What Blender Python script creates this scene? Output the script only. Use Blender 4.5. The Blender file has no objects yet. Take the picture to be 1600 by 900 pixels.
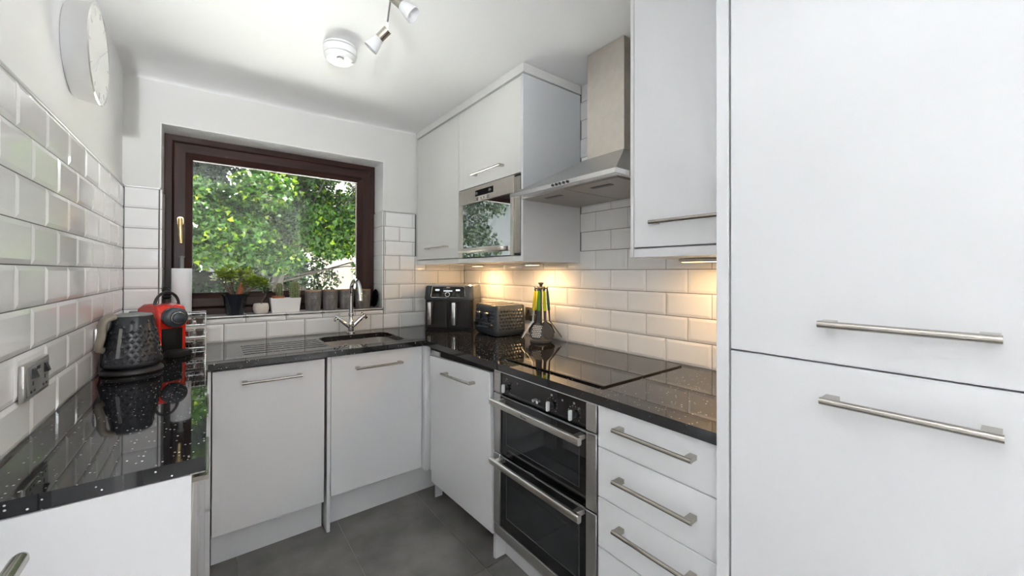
import bpy, bmesh, math, random
import numpy as np
from mathutils import Matrix, Vector

SC = bpy.context.scene
COL = SC.collection
PI = math.pi
random.seed(7)

# ---------------------------------------------------------------- camera, world, sun, exposure
FPX = 612.92
CAM = Vector((0.0, 0.0, 1.3034))
cam_d = bpy.data.cameras.new('camera')
cam = bpy.data.objects.new('camera', cam_d)
COL.objects.link(cam)
cr = Vector((0.79233, -0.61009, 0.00237)); cu = Vector((-0.00522, -0.00291, 0.99998)); cf = Vector((0.61007, 0.79233, 0.00549))
m = Matrix((cr, cu, -cf)).transposed().to_4x4()
m.translation = CAM
cam.matrix_world = m
cam_d.sensor_width = 36.0
cam_d.lens = FPX * 36.0 / 1600.0
cam_d.shift_y = (422.1 - 450.0) / 1600.0
cam_d.clip_start = 0.02
cam_d.clip_end = 300
SC.camera = cam

SC.view_settings.view_transform = 'Standard'
SC.view_settings.look = 'None'
SC.view_settings.gamma = 1.0
SC.view_settings.use_curve_mapping = False
SC.view_settings.exposure = 0.1
SC.cycles.use_denoising = True
SC.cycles.max_bounces = 12
SC.cycles.diffuse_bounces = 6
SC.cycles.glossy_bounces = 6
SC.cycles.transparent_max_bounces = 16
SC.cycles.sample_clamp_indirect = 60.0

SKY = 16.0
FILL_A, FILL_B, FILL_C = 70.0, 14.0, 440.0      # watts of the three added fill lights behind the camera
FILL_COL = (0.93, 0.965, 1.0)
w = bpy.data.worlds.new('sky_world'); SC.world = w; w.use_nodes = True
nt = w.node_tree; nt.nodes.clear()
wo = nt.nodes.new('ShaderNodeOutputWorld'); bg = nt.nodes.new('ShaderNodeBackground')
tc = nt.nodes.new('ShaderNodeTexCoord'); sx = nt.nodes.new('ShaderNodeSeparateXYZ'); rp = nt.nodes.new('ShaderNodeValToRGB')
rp.color_ramp.elements[0].position = 0.0; rp.color_ramp.elements[0].color = (0.97, 0.98, 1.0, 1)
rp.color_ramp.elements[1].position = 1.0; rp.color_ramp.elements[1].color = (0.80, 0.89, 1.0, 1)
nt.links.new(tc.outputs['Generated'], sx.inputs[0]); nt.links.new(sx.outputs['Z'], rp.inputs[0])
nt.links.new(rp.outputs[0], bg.inputs['Color']); bg.inputs['Strength'].default_value = SKY
nt.links.new(bg.outputs[0], wo.inputs['Surface'])

sun_d = bpy.data.lights.new('sun', 'SUN'); sun_d.energy = 125.0; sun_d.angle = 0.01; sun_d.color = (1.0, 0.95, 0.85)
sun = bpy.data.objects.new('sun', sun_d); COL.objects.link(sun)
sun.rotation_euler = Vector((-0.72, 0.10, -0.70)).to_track_quat('-Z', 'Y').to_euler()
sun.location = (6, 4, 12)

# ---------------------------------------------------------------- numbers of the room
XL, XR, YB, WT, ZC = -0.339, 1.607, 2.710, 0.910, 2.325
YR = -4.20                      # rear wall
RP, CP = 0.102, 0.202           # tile pitch
GAP = 0.0028

# ---------------------------------------------------------------- materials
MATS = {}
def mat(name, col=(0.8, 0.8, 0.8), rough=0.5, metal=0.0, spec=0.5, coat=0.0, emit=None, estr=0.0, ior=1.5, trans=0.0):
    mt = bpy.data.materials.new(name); mt.use_nodes = True
    b = mt.node_tree.nodes['Principled BSDF']
    b.inputs['Base Color'].default_value = (*col, 1)
    b.inputs['Roughness'].default_value = rough
    b.inputs['Metallic'].default_value = metal
    b.inputs['Specular IOR Level'].default_value = spec
    b.inputs['IOR'].default_value = ior
    b.inputs['Coat Weight'].default_value = coat
    b.inputs['Coat Roughness'].default_value = 0.03
    b.inputs['Transmission Weight'].default_value = trans
    if emit:
        b.inputs['Emission Color'].default_value = (*emit, 1)
        b.inputs['Emission Strength'].default_value = estr
    MATS[name] = mt
    return mt
def nodes(mt): return mt.node_tree.nodes, mt.node_tree.links, mt.node_tree.nodes['Principled BSDF']
def coords(mt, scale=(1, 1, 1)):
    N, L, b = nodes(mt)
    t = N.new('ShaderNodeTexCoord'); mp = N.new('ShaderNodeMapping')
    mp.inputs['Scale'].default_value = scale
    L.new(t.outputs['Object'], mp.inputs['Vector'])
    return mp.outputs['Vector']
def noise_color(mt, c0, c1, scale=20, detail=4, stretch=(1, 1, 1), lo=0.3, hi=0.7):
    N, L, b = nodes(mt); v = coords(mt, stretch)
    n = N.new('ShaderNodeTexNoise'); n.inputs['Scale'].default_value = scale; n.inputs['Detail'].default_value = detail
    r = N.new('ShaderNodeValToRGB'); e = r.color_ramp.elements
    e[0].position = lo; e[0].color = (*c0, 1); e[1].position = hi; e[1].color = (*c1, 1)
    L.new(v, n.inputs['Vector']); L.new(n.outputs['Fac'], r.inputs[0]); L.new(r.outputs[0], b.inputs['Base Color'])
    return n
def noise_bump(mt, scale=60, strength=0.1, dist=0.002, stretch=(1, 1, 1), detail=3):
    N, L, b = nodes(mt); v = coords(mt, stretch)
    n = N.new('ShaderNodeTexNoise'); n.inputs['Scale'].default_value = scale; n.inputs['Detail'].default_value = detail
    bp = N.new('ShaderNodeBump'); bp.inputs['Strength'].default_value = strength; bp.inputs['Distance'].default_value = dist
    L.new(v, n.inputs['Vector']); L.new(n.outputs['Fac'], bp.inputs['Height']); L.new(bp.outputs[0], b.inputs['Normal'])

noise_bump(mat('wall_paint', (0.74, 0.735, 0.715), 0.7, spec=0.25), 90, 0.08)
noise_bump(mat('ceiling_paint', (0.84, 0.84, 0.84), 0.8, spec=0.2), 70, 0.06)
noise_bump(mat('tile_white', (0.87, 0.865, 0.86), 0.06), 9, 0.05, 0.004)
noise_bump(mat('grout', (0.17, 0.165, 0.16), 0.9, spec=0.2), 300, 0.2)
mat('floor_grout', (0.42, 0.39, 0.36), 0.9, spec=0.2)
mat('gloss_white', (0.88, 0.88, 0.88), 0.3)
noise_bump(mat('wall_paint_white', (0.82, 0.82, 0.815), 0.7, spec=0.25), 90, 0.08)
mat('trim_silver', (0.55, 0.55, 0.55), 0.35, metal=0.8)
mat('lacquer', (0.745, 0.75, 0.77), 0.16, spec=0.5)
mat('lacquer_upper', (0.74, 0.735, 0.72), 0.13, spec=0.5)
mat('carcass', (0.62, 0.62, 0.63), 0.4)
mat('carcass_side', (0.66, 0.68, 0.71), 0.3)
mat('gap_dark', (0.03, 0.03, 0.03), 0.8)
noise_color(mat('nickel', (0.6, 0.56, 0.5), 0.2, metal=1.0), (0.44, 0.415, 0.37), (0.50, 0.47, 0.425), 80, 2, (1, 0.05, 1))
noise_color(mat('steel', (0.6, 0.59, 0.57), 0.32, metal=1.0), (0.56, 0.55, 0.54), (0.60, 0.59, 0.58), 200, 2, (1, 0.02, 1))
noise_color(mat('steel_warm', (0.62, 0.58, 0.53), 0.34, metal=1.0), (0.62, 0.57, 0.52), (0.66, 0.61, 0.56), 30, 2, (1, 1, 1))
mat('steel_dark', (0.40, 0.375, 0.35), 0.4, metal=1.0)
mat('steel_satin', (0.62, 0.60, 0.56), 0.36, metal=1.0)
mat('grip_silver', (0.72, 0.72, 0.72), 0.4, metal=0.3)
mat('steel_bright', (0.78, 0.78, 0.79), 0.22, metal=1.0)
mat('chrome', (0.85, 0.86, 0.88), 0.04, metal=1.0)
mat('brass', (0.80, 0.58, 0.28), 0.22, metal=1.0)
mat('black_glass', (0.006, 0.006, 0.007), 0.02, spec=0.7)
mat('mirror_glass', (0.006, 0.007, 0.006), 0.01, spec=1.0, ior=3.6)
mat('oven_glass', (0.018, 0.02, 0.022), 0.03, spec=0.6)
mat('black_enamel', (0.012, 0.012, 0.013), 0.18)
mat('black_plastic', (0.02, 0.02, 0.022), 0.32)
mat('charcoal_gloss', (0.028, 0.031, 0.038), 0.2)
mat('slate_gloss', (0.045, 0.056, 0.070), 0.24)
mat('taupe', (0.30, 0.26, 0.21), 0.4)
mat('grey_plastic', (0.22, 0.22, 0.22), 0.4)
mat('white_plastic', (0.82, 0.82, 0.81), 0.35)
mat('white_print', (0.75, 0.75, 0.75), 0.5)
mat('print_grey', (0.22, 0.22, 0.22), 0.5)
mat('dark_print', (0.05, 0.05, 0.05), 0.5)
mat('red_gloss', (0.75, 0.025, 0.012), 0.12, coat=0.5)
mat('paper', (0.86, 0.87, 0.90), 0.9, spec=0.1)
noise_bump(MATS['paper'], 250, 0.3)
mat('yellow', (0.80, 0.62, 0.01), 0.4)
mat('lime', (0.55, 0.62, 0.01), 0.4)
mat('green', (0.09, 0.32, 0.015), 0.4)
mat('teal', (0.02, 0.13, 0.11), 0.4)
mat('nylon', (0.06, 0.063, 0.07), 0.38)
noise_color(mat('terracotta', (0.5, 0.2, 0.1), 0.8, spec=0.2), (0.40, 0.13, 0.06), (0.55, 0.22, 0.11), 40)
noise_color(mat('bark_red', (0.3, 0.1, 0.05), 0.8, spec=0.2), (0.26, 0.08, 0.04), (0.45, 0.17, 0.09), 60)
mat('tan_rim', (0.30, 0.19, 0.12), 0.6)
mat('pot_navy', (0.012, 0.014, 0.022), 0.08)
mat('ceramic_cream', (0.72, 0.66, 0.60), 0.3)
mat('ceramic_white', (0.80, 0.79, 0.77), 0.25)
noise_color(mat('stoneware', (0.16, 0.15, 0.145), 0.3), (0.10, 0.10, 0.10), (0.22, 0.205, 0.195), 45, 4, (1, 1, 0.4))
noise_color(mat('soil', (0.08, 0.05, 0.03), 0.95), (0.04, 0.025, 0.015), (0.14, 0.09, 0.06), 150)
noise_color(mat('stem_brown', (0.16, 0.11, 0.07), 0.8), (0.10, 0.07, 0.05), (0.22, 0.16, 0.11), 80)
noise_color(mat('jade_leaf', (0.10, 0.16, 0.02), 0.3), (0.07, 0.14, 0.012), (0.34, 0.42, 0.04), 60)
noise_color(mat('cactus', (0.12, 0.15, 0.05), 0.6), (0.07, 0.10, 0.03), (0.20, 0.22, 0.09), 90)
mat('spine', (0.75, 0.70, 0.58), 0.6)
mat('cactus_dark', (0.03, 0.05, 0.02), 0.6)
mat('lamp_lens', (0.9, 0.8, 0.6), 0.5, emit=(1.0, 0.72, 0.36), estr=5.0)
mat('matt_black', (0.008, 0.008, 0.008), 0.6, spec=0.25)
mat('border_grey', (0.055, 0.055, 0.055), 0.4)
mat('rubber', (0.015, 0.015, 0.015), 0.7)
mat('display', (0.01, 0.012, 0.012), 0.06)
mat('led_white', (0.7, 0.75, 0.8), 0.5, emit=(0.85, 0.92, 1.0), estr=0.9)
mat('beans', (0.30, 0.27, 0.24), 0.3, metal=0.6)
mat('foil', (0.75, 0.74, 0.73), 0.2, metal=1.0)
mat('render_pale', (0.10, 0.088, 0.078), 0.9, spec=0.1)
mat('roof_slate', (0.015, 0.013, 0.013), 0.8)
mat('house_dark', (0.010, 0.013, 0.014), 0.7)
noise_color(mat('paving', (0.42, 0.40, 0.37), 0.9, spec=0.1), (0.50, 0.49, 0.46), (0.64, 0.62, 0.59), 3)
noise_color(mat('bark', (0.16, 0.14, 0.12), 0.95, spec=0.1), (0.007, 0.006, 0.005), (0.022, 0.019, 0.016), 14, 5, (1, 1, 0.25))

# frosted glass lamp shade
fg = mat('frosted', (0.86, 0.86, 0.87), 0.45, trans=0.35)
# window brown: woodgrain foil
noise_color(mat('brown_foil', (0.05, 0.025, 0.02), 0.42, spec=0.28), (0.020, 0.009, 0.007), (0.060, 0.024, 0.018), 30, 5, (1, 1, 0.06))
noise_color(mat('brown_foil_h', (0.05, 0.025, 0.02), 0.42, spec=0.28), (0.020, 0.009, 0.007), (0.060, 0.024, 0.018), 30, 5, (0.06, 1, 1))
noise_bump(mat('carpet', (0.42, 0.40, 0.38), 0.95, spec=0.1), 400, 0.5)
mat('gasket', (0.01, 0.01, 0.01), 0.6)
# floor slab
fm = mat('floor_slate', (0.10, 0.095, 0.09), 0.38)
noise_color(fm, (0.130, 0.123, 0.116), (0.255, 0.243, 0.232), 4.5, 8, (1, 1, 1), 0.34, 0.7)
noise_bump(fm, 25, 0.12, 0.003, detail=6)
# granite with mirror flecks
g = mat('granite', (0.012, 0.012, 0.013), 0.035, spec=0.75)
N, L, b = nodes(g); v = coords(g)
vo = N.new('ShaderNodeTexVoronoi'); vo.inputs['Scale'].default_value = 120
r1 = N.new('ShaderNodeValToRGB'); r1.color_ramp.elements[0].position = 0.16; r1.color_ramp.elements[0].color = (1, 1, 1, 1)
r1.color_ramp.elements[1].position = 0.27; r1.color_ramp.elements[1].color = (0, 0, 0, 1)
r2 = N.new('ShaderNodeValToRGB'); r2.color_ramp.interpolation = 'CONSTANT'
r2.color_ramp.elements[0].color = (0, 0, 0, 1); r2.color_ramp.elements[1].position = 0.80; r2.color_ramp.elements[1].color = (1, 1, 1, 1)
mu = N.new('ShaderNodeMath'); mu.operation = 'MULTIPLY'
mx = N.new('ShaderNodeMix'); mx.data_type = 'RGBA'
n2 = N.new('ShaderNodeTexNoise'); n2.inputs['Scale'].default_value = 260
r3 = N.new('ShaderNodeValToRGB'); r3.color_ramp.elements[0].position = 0.35; r3.color_ramp.elements[0].color = (0.006, 0.006, 0.007, 1)
r3.color_ramp.elements[1].position = 0.75; r3.color_ramp.elements[1].color = (0.018, 0.019, 0.023, 1)
L.new(v, vo.inputs['Vector']); L.new(v, n2.inputs['Vector']); L.new(vo.outputs['Distance'], r1.inputs[0])
sp = N.new('ShaderNodeSeparateColor'); L.new(vo.outputs['Color'], sp.inputs[0]); L.new(sp.outputs[0], r2.inputs[0])
L.new(r1.outputs[0], mu.inputs[0]); L.new(r2.outputs[0], mu.inputs[1]); L.new(mu.outputs[0], mx.inputs['Factor'])
L.new(n2.outputs['Fac'], r3.inputs[0]); L.new(r3.outputs[0], mx.inputs['A']); mx.inputs['B'].default_value = (0.75, 0.74, 0.70, 1)
L.new(mx.outputs['Result'], b.inputs['Base Color'])
# window glass: thin pane, clear with a fresnel reflection
wg = bpy.data.materials.new('pane_glass'); wg.use_nodes = True; MATS['pane_glass'] = wg
N = wg.node_tree.nodes; L = wg.node_tree.links; N.clear()
o = N.new('ShaderNodeOutputMaterial'); mxs = N.new('ShaderNodeMixShader'); tr = N.new('ShaderNodeBsdfTransparent'); gl = N.new('ShaderNodeBsdfGlossy')
fr = N.new('ShaderNodeFresnel'); fr.inputs['IOR'].default_value = 1.5; gl.inputs['Roughness'].default_value = 0.0
tr.inputs['Color'].default_value = (0.94, 0.96, 0.95, 1)
L.new(fr.outputs[0], mxs.inputs[0]); L.new(tr.outputs[0], mxs.inputs[1]); L.new(gl.outputs[0], mxs.inputs[2]); L.new(mxs.outputs[0], o.inputs[0])
# leaves: tint per leaf, part translucent
def leaf_mat(name, c0, c1, c2):
    mt = bpy.data.materials.new(name); mt.use_nodes = True; MATS[name] = mt
    N = mt.node_tree.nodes; L = mt.node_tree.links; b = N['Principled BSDF']; b.inputs['Roughness'].default_value = 0.42; b.inputs['Specular IOR Level'].default_value = 0.12
    a = N.new('ShaderNodeAttribute'); a.attribute_name = 'tint'
    r = N.new('ShaderNodeValToRGB'); e = r.color_ramp.elements
    e[0].position = 0.0; e[0].color = (*c0, 1); e[1].position = 1.0; e[1].color = (*c2, 1)
    k = e.new(0.6); k.color = (*c1, 1)
    t = N.new('ShaderNodeBsdfTranslucent'); ms = N.new('ShaderNodeMixShader'); ms.inputs[0].default_value = 0.4
    L.new(a.outputs['Fac'], r.inputs[0]); L.new(r.outputs[0], b.inputs['Base Color']); L.new(r.outputs[0], t.inputs['Color'])
    L.new(b.outputs[0], ms.inputs[1]); L.new(t.outputs[0], ms.inputs[2]); L.new(ms.outputs[0], N['Material Output'].inputs['Surface'])
leaf_mat('leaf_green', (0.002, 0.008, 0.001), (0.011, 0.034, 0.0012), (0.075, 0.105, 0.003))
leaf_mat('leaf_dark', (0.001, 0.004, 0.0015), (0.004, 0.013, 0.003), (0.020, 0.038, 0.005))

# ---------------------------------------------------------------- mesh helpers
class MB:
    def __init__(s): s.v = []; s.f = []
    def add(s, vs, fs):
        k = len(s.v); s.v += [tuple(p) for p in vs]; s.f += [tuple(i + k for i in q) for q in fs]; return s
    def bm(s, b):
        b.verts.ensure_lookup_table(); b.verts.index_update()
        s.add([v.co.copy() for v in b.verts], [[v.index for v in f.verts] for f in b.faces]); b.free(); return s
    def box(s, x0, x1, y0, y1, z0, z1, r=0.0, seg=1):
        b = bmesh.new(); bmesh.ops.create_cube(b, size=1.0)
        for v in b.verts: v.co = Vector(((x0 + x1) / 2 + v.co.x * (x1 - x0), (y0 + y1) / 2 + v.co.y * (y1 - y0), (z0 + z1) / 2 + v.co.z * (z1 - z0)))
        if r > 0: bmesh.ops.bevel(b, geom=list(b.edges), offset=r, segments=seg, profile=0.5, affect='EDGES')
        return s.bm(b)
    def cyl(s, p0, p1, r0, r1=None, n=20, caps=True):
        r1 = r0 if r1 is None else r1
        p0 = Vector(p0); p1 = Vector(p1); d = (p1 - p0).normalized()
        a = d.orthogonal().normalized(); c = d.cross(a)
        vs = []
        for p, r in ((p0, r0), (p1, r1)):
            for i in range(n):
                t = 2 * PI * i / n; vs.append(p + a * (r * math.cos(t)) + c * (r * math.sin(t)))
        fs = [(i, (i + 1) % n, n + (i + 1) % n, n + i) for i in range(n)]
        if caps: fs += [tuple(range(n - 1, -1, -1)), tuple(range(n, 2 * n))]
        return s.add(vs, fs)
    def tube(s, pts, r, n=10, caps=True):
        pts = [Vector(p) for p in pts]; m = len(pts)
        rs = list(r) if hasattr(r, '__len__') else [r] * m
        vs = []; a = None
        for i, p in enumerate(pts):
            d = (pts[min(i + 1, m - 1)] - pts[max(i - 1, 0)]).normalized()
            if a is None: a = d.orthogonal().normalized()
            else:
                a = a - d * a.dot(d)
                a = a.normalized() if a.length > 1e-6 else d.orthogonal().normalized()
            c = d.cross(a)
            for k in range(n):
                t = 2 * PI * k / n; vs.append(p + a * (rs[i] * math.cos(t)) + c * (rs[i] * math.sin(t)))
        fs = []
        for i in range(m - 1):
            for k in range(n):
                fs.append((i * n + k, i * n + (k + 1) % n, (i + 1) * n + (k + 1) % n, (i + 1) * n + k))
        if caps: fs += [tuple(range(n - 1, -1, -1)), tuple(range((m - 1) * n, m * n))]
        return s.add(vs, fs)
    def lathe(s, prof, c=(0, 0, 0), n=32, cap0=True, cap1=True):
        vs = []; m = len(prof)
        for r, z in prof:
            for i in range(n):
                t = 2 * PI * i / n; vs.append((c[0] + r * math.cos(t), c[1] + r * math.sin(t), c[2] + z))
        fs = []
        for j in range(m - 1):
            for i in range(n):
                fs.append((j * n + i, j * n + (i + 1) % n, (j + 1) * n + (i + 1) % n, (j + 1) * n + i))
        if cap0: fs.append(tuple(range(n - 1, -1, -1)))
        if cap1: fs.append(tuple(range((m - 1) * n, m * n)))
        return s.add(vs, fs)
    def ball(s, c, r, n=16, m=10):
        r = r if hasattr(r, '__len__') else (r, r, r)
        b = bmesh.new(); bmesh.ops.create_uvsphere(b, u_segments=n, v_segments=m, radius=1.0)
        for v in b.verts: v.co = Vector((c[0] + v.co.x * r[0], c[1] + v.co.y * r[1], c[2] + v.co.z * r[2]))
        return s.bm(b)
    def loops(s, ls, cap0=False, cap1=True):
        n = len(ls[0]); vs = [p for l in ls for p in l]
        fs = []
        for j in range(len(ls) - 1):
            for i in range(n): fs.append((j * n + i, j * n + (i + 1) % n, (j + 1) * n + (i + 1) % n, (j + 1) * n + i))
        if cap0: fs.append(tuple(range(n - 1, -1, -1)))
        if cap1: fs.append(tuple(range((len(ls) - 1) * n, len(ls) * n)))
        return s.add(vs, fs)
    def prism(s, poly, fn, a, b):      # poly of 2-D points, fn(u, v, t) -> point
        n = len(poly)
        return s.add([fn(u, v, a) for u, v in poly] + [fn(u, v, b) for u, v in poly],
                     [(i, (i + 1) % n, n + (i + 1) % n, n + i) for i in range(n)] + [tuple(range(n - 1, -1, -1)), tuple(range(n, 2 * n))])
    def xf(s, M): s.v = [tuple(M @ Vector(p)) for p in s.v]; return s
    def mesh(s, name, mt, smooth=38):
        me = bpy.data.meshes.new(name); me.from_pydata(s.v, [], s.f)
        b = bmesh.new(); b.from_mesh(me); bmesh.ops.recalc_face_normals(b, faces=b.faces); b.to_mesh(me); b.free()
        me.materials.append(MATS[mt])
        if smooth:
            me.polygons.foreach_set('use_smooth', [True] * len(me.polygons))
            me.set_sharp_from_angle(angle=math.radians(smooth))
        me.update(); return me
    def build(s, name, mt, parent=None, smooth=38, world=True, label=None):
        """geometry is given in world coordinates (world=True) or in the thing's own frame"""
        if parent is not None and world:
            root = parent
            while root.parent: root = root.parent
            M = (Matrix.Translation(root.location) @ Matrix.Rotation(root.rotation_euler.z, 4, 'Z')).inverted()
            s.xf(M)
        ob = bpy.data.objects.new(name, s.mesh(name, mt, smooth)); COL.objects.link(ob)
        if parent is not None: ob.parent = parent
        if label: ob['label'] = label
        return ob

def tag(ob, label, cat=None, group=None, kind=None):
    if label: ob['label'] = label
    if cat: ob['category'] = cat
    if group: ob['group'] = group
    if kind: ob['kind'] = kind
    return ob
def thing(name, label, cat, loc=(0, 0, 0), rz=0.0, group=None):
    e = bpy.data.objects.new(name, None); COL.objects.link(e); e.empty_display_size = 0.05
    e.location = loc; e.rotation_euler = (0, 0, rz)
    return tag(e, label, cat, group)
def struct(name, mb, mt, label=None, smooth=0):
    ob = mb.build(name, mt, smooth=smooth); ob['kind'] = 'structure'
    if label: ob['label'] = label
    return ob
def rrect(x0, x1, y0, y1, r, z, n=6):
    out = []
    for cx, cy, a in ((x1 - r, y1 - r, 0), (x0 + r, y1 - r, PI / 2), (x0 + r, y0 + r, PI), (x1 - r, y0 + r, 1.5 * PI)):
        for i in range(n + 1):
            t = a + PI / 2 * i / n; out.append((cx + r * math.cos(t), cy + r * math.sin(t), z))
    return out

def bar_handle(door, p0, p1, out, r=0.0065, st=0.032, post=0.016, name='handle', mt='nickel'):
    """round bar between p0 and p1 (its axis), standing off the door along -out, with a block at each end"""
    p0 = Vector(p0); p1 = Vector(p1); out = Vector(out); d = (p1 - p0).normalized(); up = out.cross(d)
    b = MB().cyl(p0, p1, r, n=16)
    for p, sg in ((p0, 1), (p1, -1)):
        q = p + d * sg * post
        prof = [(-r * 0.98, 0), (r * 0.98, 0), (r * 0.98, st), (-r * 0.98, st)]
        vs = []
        for t in (p + d * sg * 0.002, q + d * sg * post * 0.3):
            for a, c in prof: vs.append(t + up * a - out * c)
        b.add(vs, [(0, 1, 2, 3), (7, 6, 5, 4), (0, 4, 5, 1), (1, 5, 6, 2), (2, 6, 7, 3), (3, 7, 4, 0)])
    return b.build(name, mt, door)

def text_mesh(name, txt, size, M, mt, parent, depth=0.0004):
    cu_ = bpy.data.curves.new(name, 'FONT'); cu_.body = txt; cu_.size = size; cu_.align_x = 'CENTER'; cu_.align_y = 'CENTER'; cu_.extrude = depth
    ob = bpy.data.objects.new(name, cu_); COL.objects.link(ob)
    dg = bpy.context.evaluated_depsgraph_get(); me = bpy.data.meshes.new_from_object(ob.evaluated_get(dg))
    bpy.data.objects.remove(ob); bpy.data.curves.remove(cu_)
    me.transform(M); me.materials.clear(); me.materials.append(MATS[mt])
    o2 = bpy.data.objects.new(name, me); COL.objects.link(o2); o2.parent = parent
    return o2

# ---------------------------------------------------------------- room shell
TT = 0.008                       # tile thickness, the face of the tiles is at XL / XR / YB
wL = XL - TT; wR = XR + TT; wB = YB + TT
OX0, OX1, OZ0, OZ1 = -0.206, 0.957, 1.052, 2.073     # window opening
FY = 2.890                                          # inner face of the window frame
LVX, LVY = -3.2, -0.70                                # the room widens to both sides behind the camera
RVX = 4.6
floor = struct('floor', MB().box(wL, wR, YR, wB, -0.10, -0.006), 'floor_grout')
ceiling = MB().box(LVX - 0.3, RVX + 0.3, YR - 0.3, wB + 0.3, ZC, ZC + 0.3)
ceiling = struct('ceiling', ceiling, 'ceiling_paint')
# added curve that shapes the shaded band above the window wall, dying out rightwards
cv = []
nseg = 8
for (x, R) in ((wL, 0.055), (0.4, 0.045), (1.19, 0.015)):
    ring = [(x, wB - R * 3.2 + R * 3.2 * math.sin(t * PI / 2 / nseg), ZC - R * 0.75 * (1 - math.cos(t * PI / 2 / nseg))) for t in range(nseg + 1)]
    ring += [(x, wB, ZC + 0.01), (x, wB - R * 3.2, ZC + 0.01)]
    cv.append(ring)
cove = MB().loops(cv, cap0=True, cap1=True).build('cove', 'ceiling_paint', ceiling, smooth=60)
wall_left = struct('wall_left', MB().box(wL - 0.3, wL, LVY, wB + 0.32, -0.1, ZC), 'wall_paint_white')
struct('wall_left_return', MB().box(LVX - 0.3, wL - 0.3, LVY, LVY + 0.3, -0.1, ZC), 'wall_paint')
struct('wall_far_left', MB().box(LVX - 0.3, LVX, YR - 0.25, LVY, -0.1, ZC), 'wall_paint')
struct('floor_rear', MB().box(LVX, wL, YR, LVY, -0.1, 0.0).box(wR, RVX, YR, LVY, -0.1, 0.0), 'carpet')
wall_right = struct('wall_right', MB().box(wR, wR + 0.3, LVY, wB + 0.32, -0.1, ZC), 'wall_paint')
struct('wall_right_return', MB().box(wR + 0.3, RVX + 0.3, LVY, LVY + 0.3, -0.1, ZC), 'wall_paint')
struct('wall_far_right', MB().box(RVX, RVX + 0.3, YR - 0.25, LVY, -0.1, ZC), 'wall_paint')
bk = MB()
bk.box(wL, OX0, wB, wB + 0.30, -0.1, ZC).box(OX1, wR, wB, wB + 0.30, -0.1, ZC)
bk.box(OX0, OX1, wB, wB + 0.30, OZ1, ZC).box(OX0, OX1, wB, wB + 0.30, -0.1, OZ0 - 0.006)
wall_back = struct('wall_back', bk, 'wall_paint')
MB().box(OX0, OX1, YB + 0.004, FY, OZ1 - 0.003, OZ1 + 0.001).box(OX1 - 0.003, OX1 + 0.001, YB + 0.004, FY, 1.738, OZ1).box(OX0 - 0.001, OX0 + 0.003, YB + 0.004, FY, 1.738, OZ1).build('bright_reveal_lining', 'gloss_white', wall_back, smooth=0)  # gloss white panels added to brighten reveals that get too little light
# rear wall with a plain door, behind the camera
struct('wall_rear', MB().box(LVX, RVX, YR - 0.25, YR, -0.1, ZC), 'wall_paint')
door1 = struct('door_1', MB().box(0.60, 1.38, YR, YR + 0.04, 0.004, 2.03, 0.002), 'lacquer')
for a, c in ((0.53, 0.598), (1.382, 1.45)): MB().box(a, c, YR, YR + 0.05, 0.0, 2.10, 0.003).build('architrave', 'lacquer', door1)
MB().box(0.598, 1.382, YR, YR + 0.05, 2.033, 2.10, 0.003).build('architrave', 'lacquer', door1)
MB().tube([(0.67, YR + 0.04, 1.0), (0.67, YR + 0.085, 1.0), (0.68, YR + 0.09, 1.0), (0.78, YR + 0.09, 1.0)], 0.009, 12).build('door_handle', 'nickel', door1)
# three unseen fill lights added to brighten the room, shaped as floor lamps
def add_fill_light(x, y, tilt, spread, watt, size, lab):
    up = thing('fill_light', lab, 'fill lamp', (x, y, 0))
    MB().lathe([(0.06 if size < 0.5 else 0.12, 0.001), (0.06 if size < 0.5 else 0.12, 0.015), (0.02, 0.03)], (0, 0, 0), 32).build('base', 'steel', up, world=False)
    MB().cyl((0, 0, 0.02), (0, 0, 1.50), 0.012).build('pole', 'steel', up, world=False)
    TU = Matrix.Translation((0, 0, 1.50)) @ Matrix.Rotation(math.radians(-tilt), 4, 'X') @ Matrix.Scale(size, 4)
    MB().lathe([(0.06, 0.0), (0.10, 0.03), (0.20, 0.10), (0.196, 0.10), (0.09, 0.035), (0.01, 0.01)], (0, 0, 0), 40, cap0=True, cap1=False).xf(TU).build('bowl', 'steel', up, world=False)
    ul = bpy.data.lights.new('fill_lamp', 'AREA'); ul.shape = 'DISK'; ul.size = 0.36 * size; ul.energy = watt; ul.color = FILL_COL; ul.spread = math.radians(spread)
    uo = bpy.data.objects.new('fill_lamp', ul); COL.objects.link(uo); uo.parent = up
    uo.matrix_local = Matrix.Translation((0, 0, 1.50)) @ Matrix.Rotation(math.radians(-tilt), 4, 'X') @ Matrix.Translation((0, 0, 0.102 * size)) @ Matrix.Rotation(PI, 4, 'X')
add_fill_light(-1.75, -2.50, 0, 180, FILL_A, 1.0, 'unseen fill light added in the wide room behind the camera, shaped as a steel floor lamp')
add_fill_light(3.0, -2.20, 0, 180, FILL_C, 1.0, 'unseen fill light added behind the fridge housing side of the room, shaped as a steel floor lamp')
add_fill_light(-0.275, -0.60, 60, 84, FILL_B, 0.33, 'unseen fill light added close behind the camera, shaped as a slim lamp with tilted bowl')

# floor slabs
fx = [wL, 0.105, 0.535, 0.967, 1.398, wR]; fy = [YR, -3.72, -2.86, -2.0, -1.14, -0.28, 0.58, 1.44, 2.30, wB]
for i in range(len(fx) - 1):
    for j in range(len(fy) - 1):
        MB().box(fx[i] + 0.0015, fx[i + 1] - 0.0015, fy[j] + 0.0015, fy[j + 1] - 0.0015, -0.0025, 0.0, 0.0006).build('floor_tile', 'floor_slate', floor, smooth=0)

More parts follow.
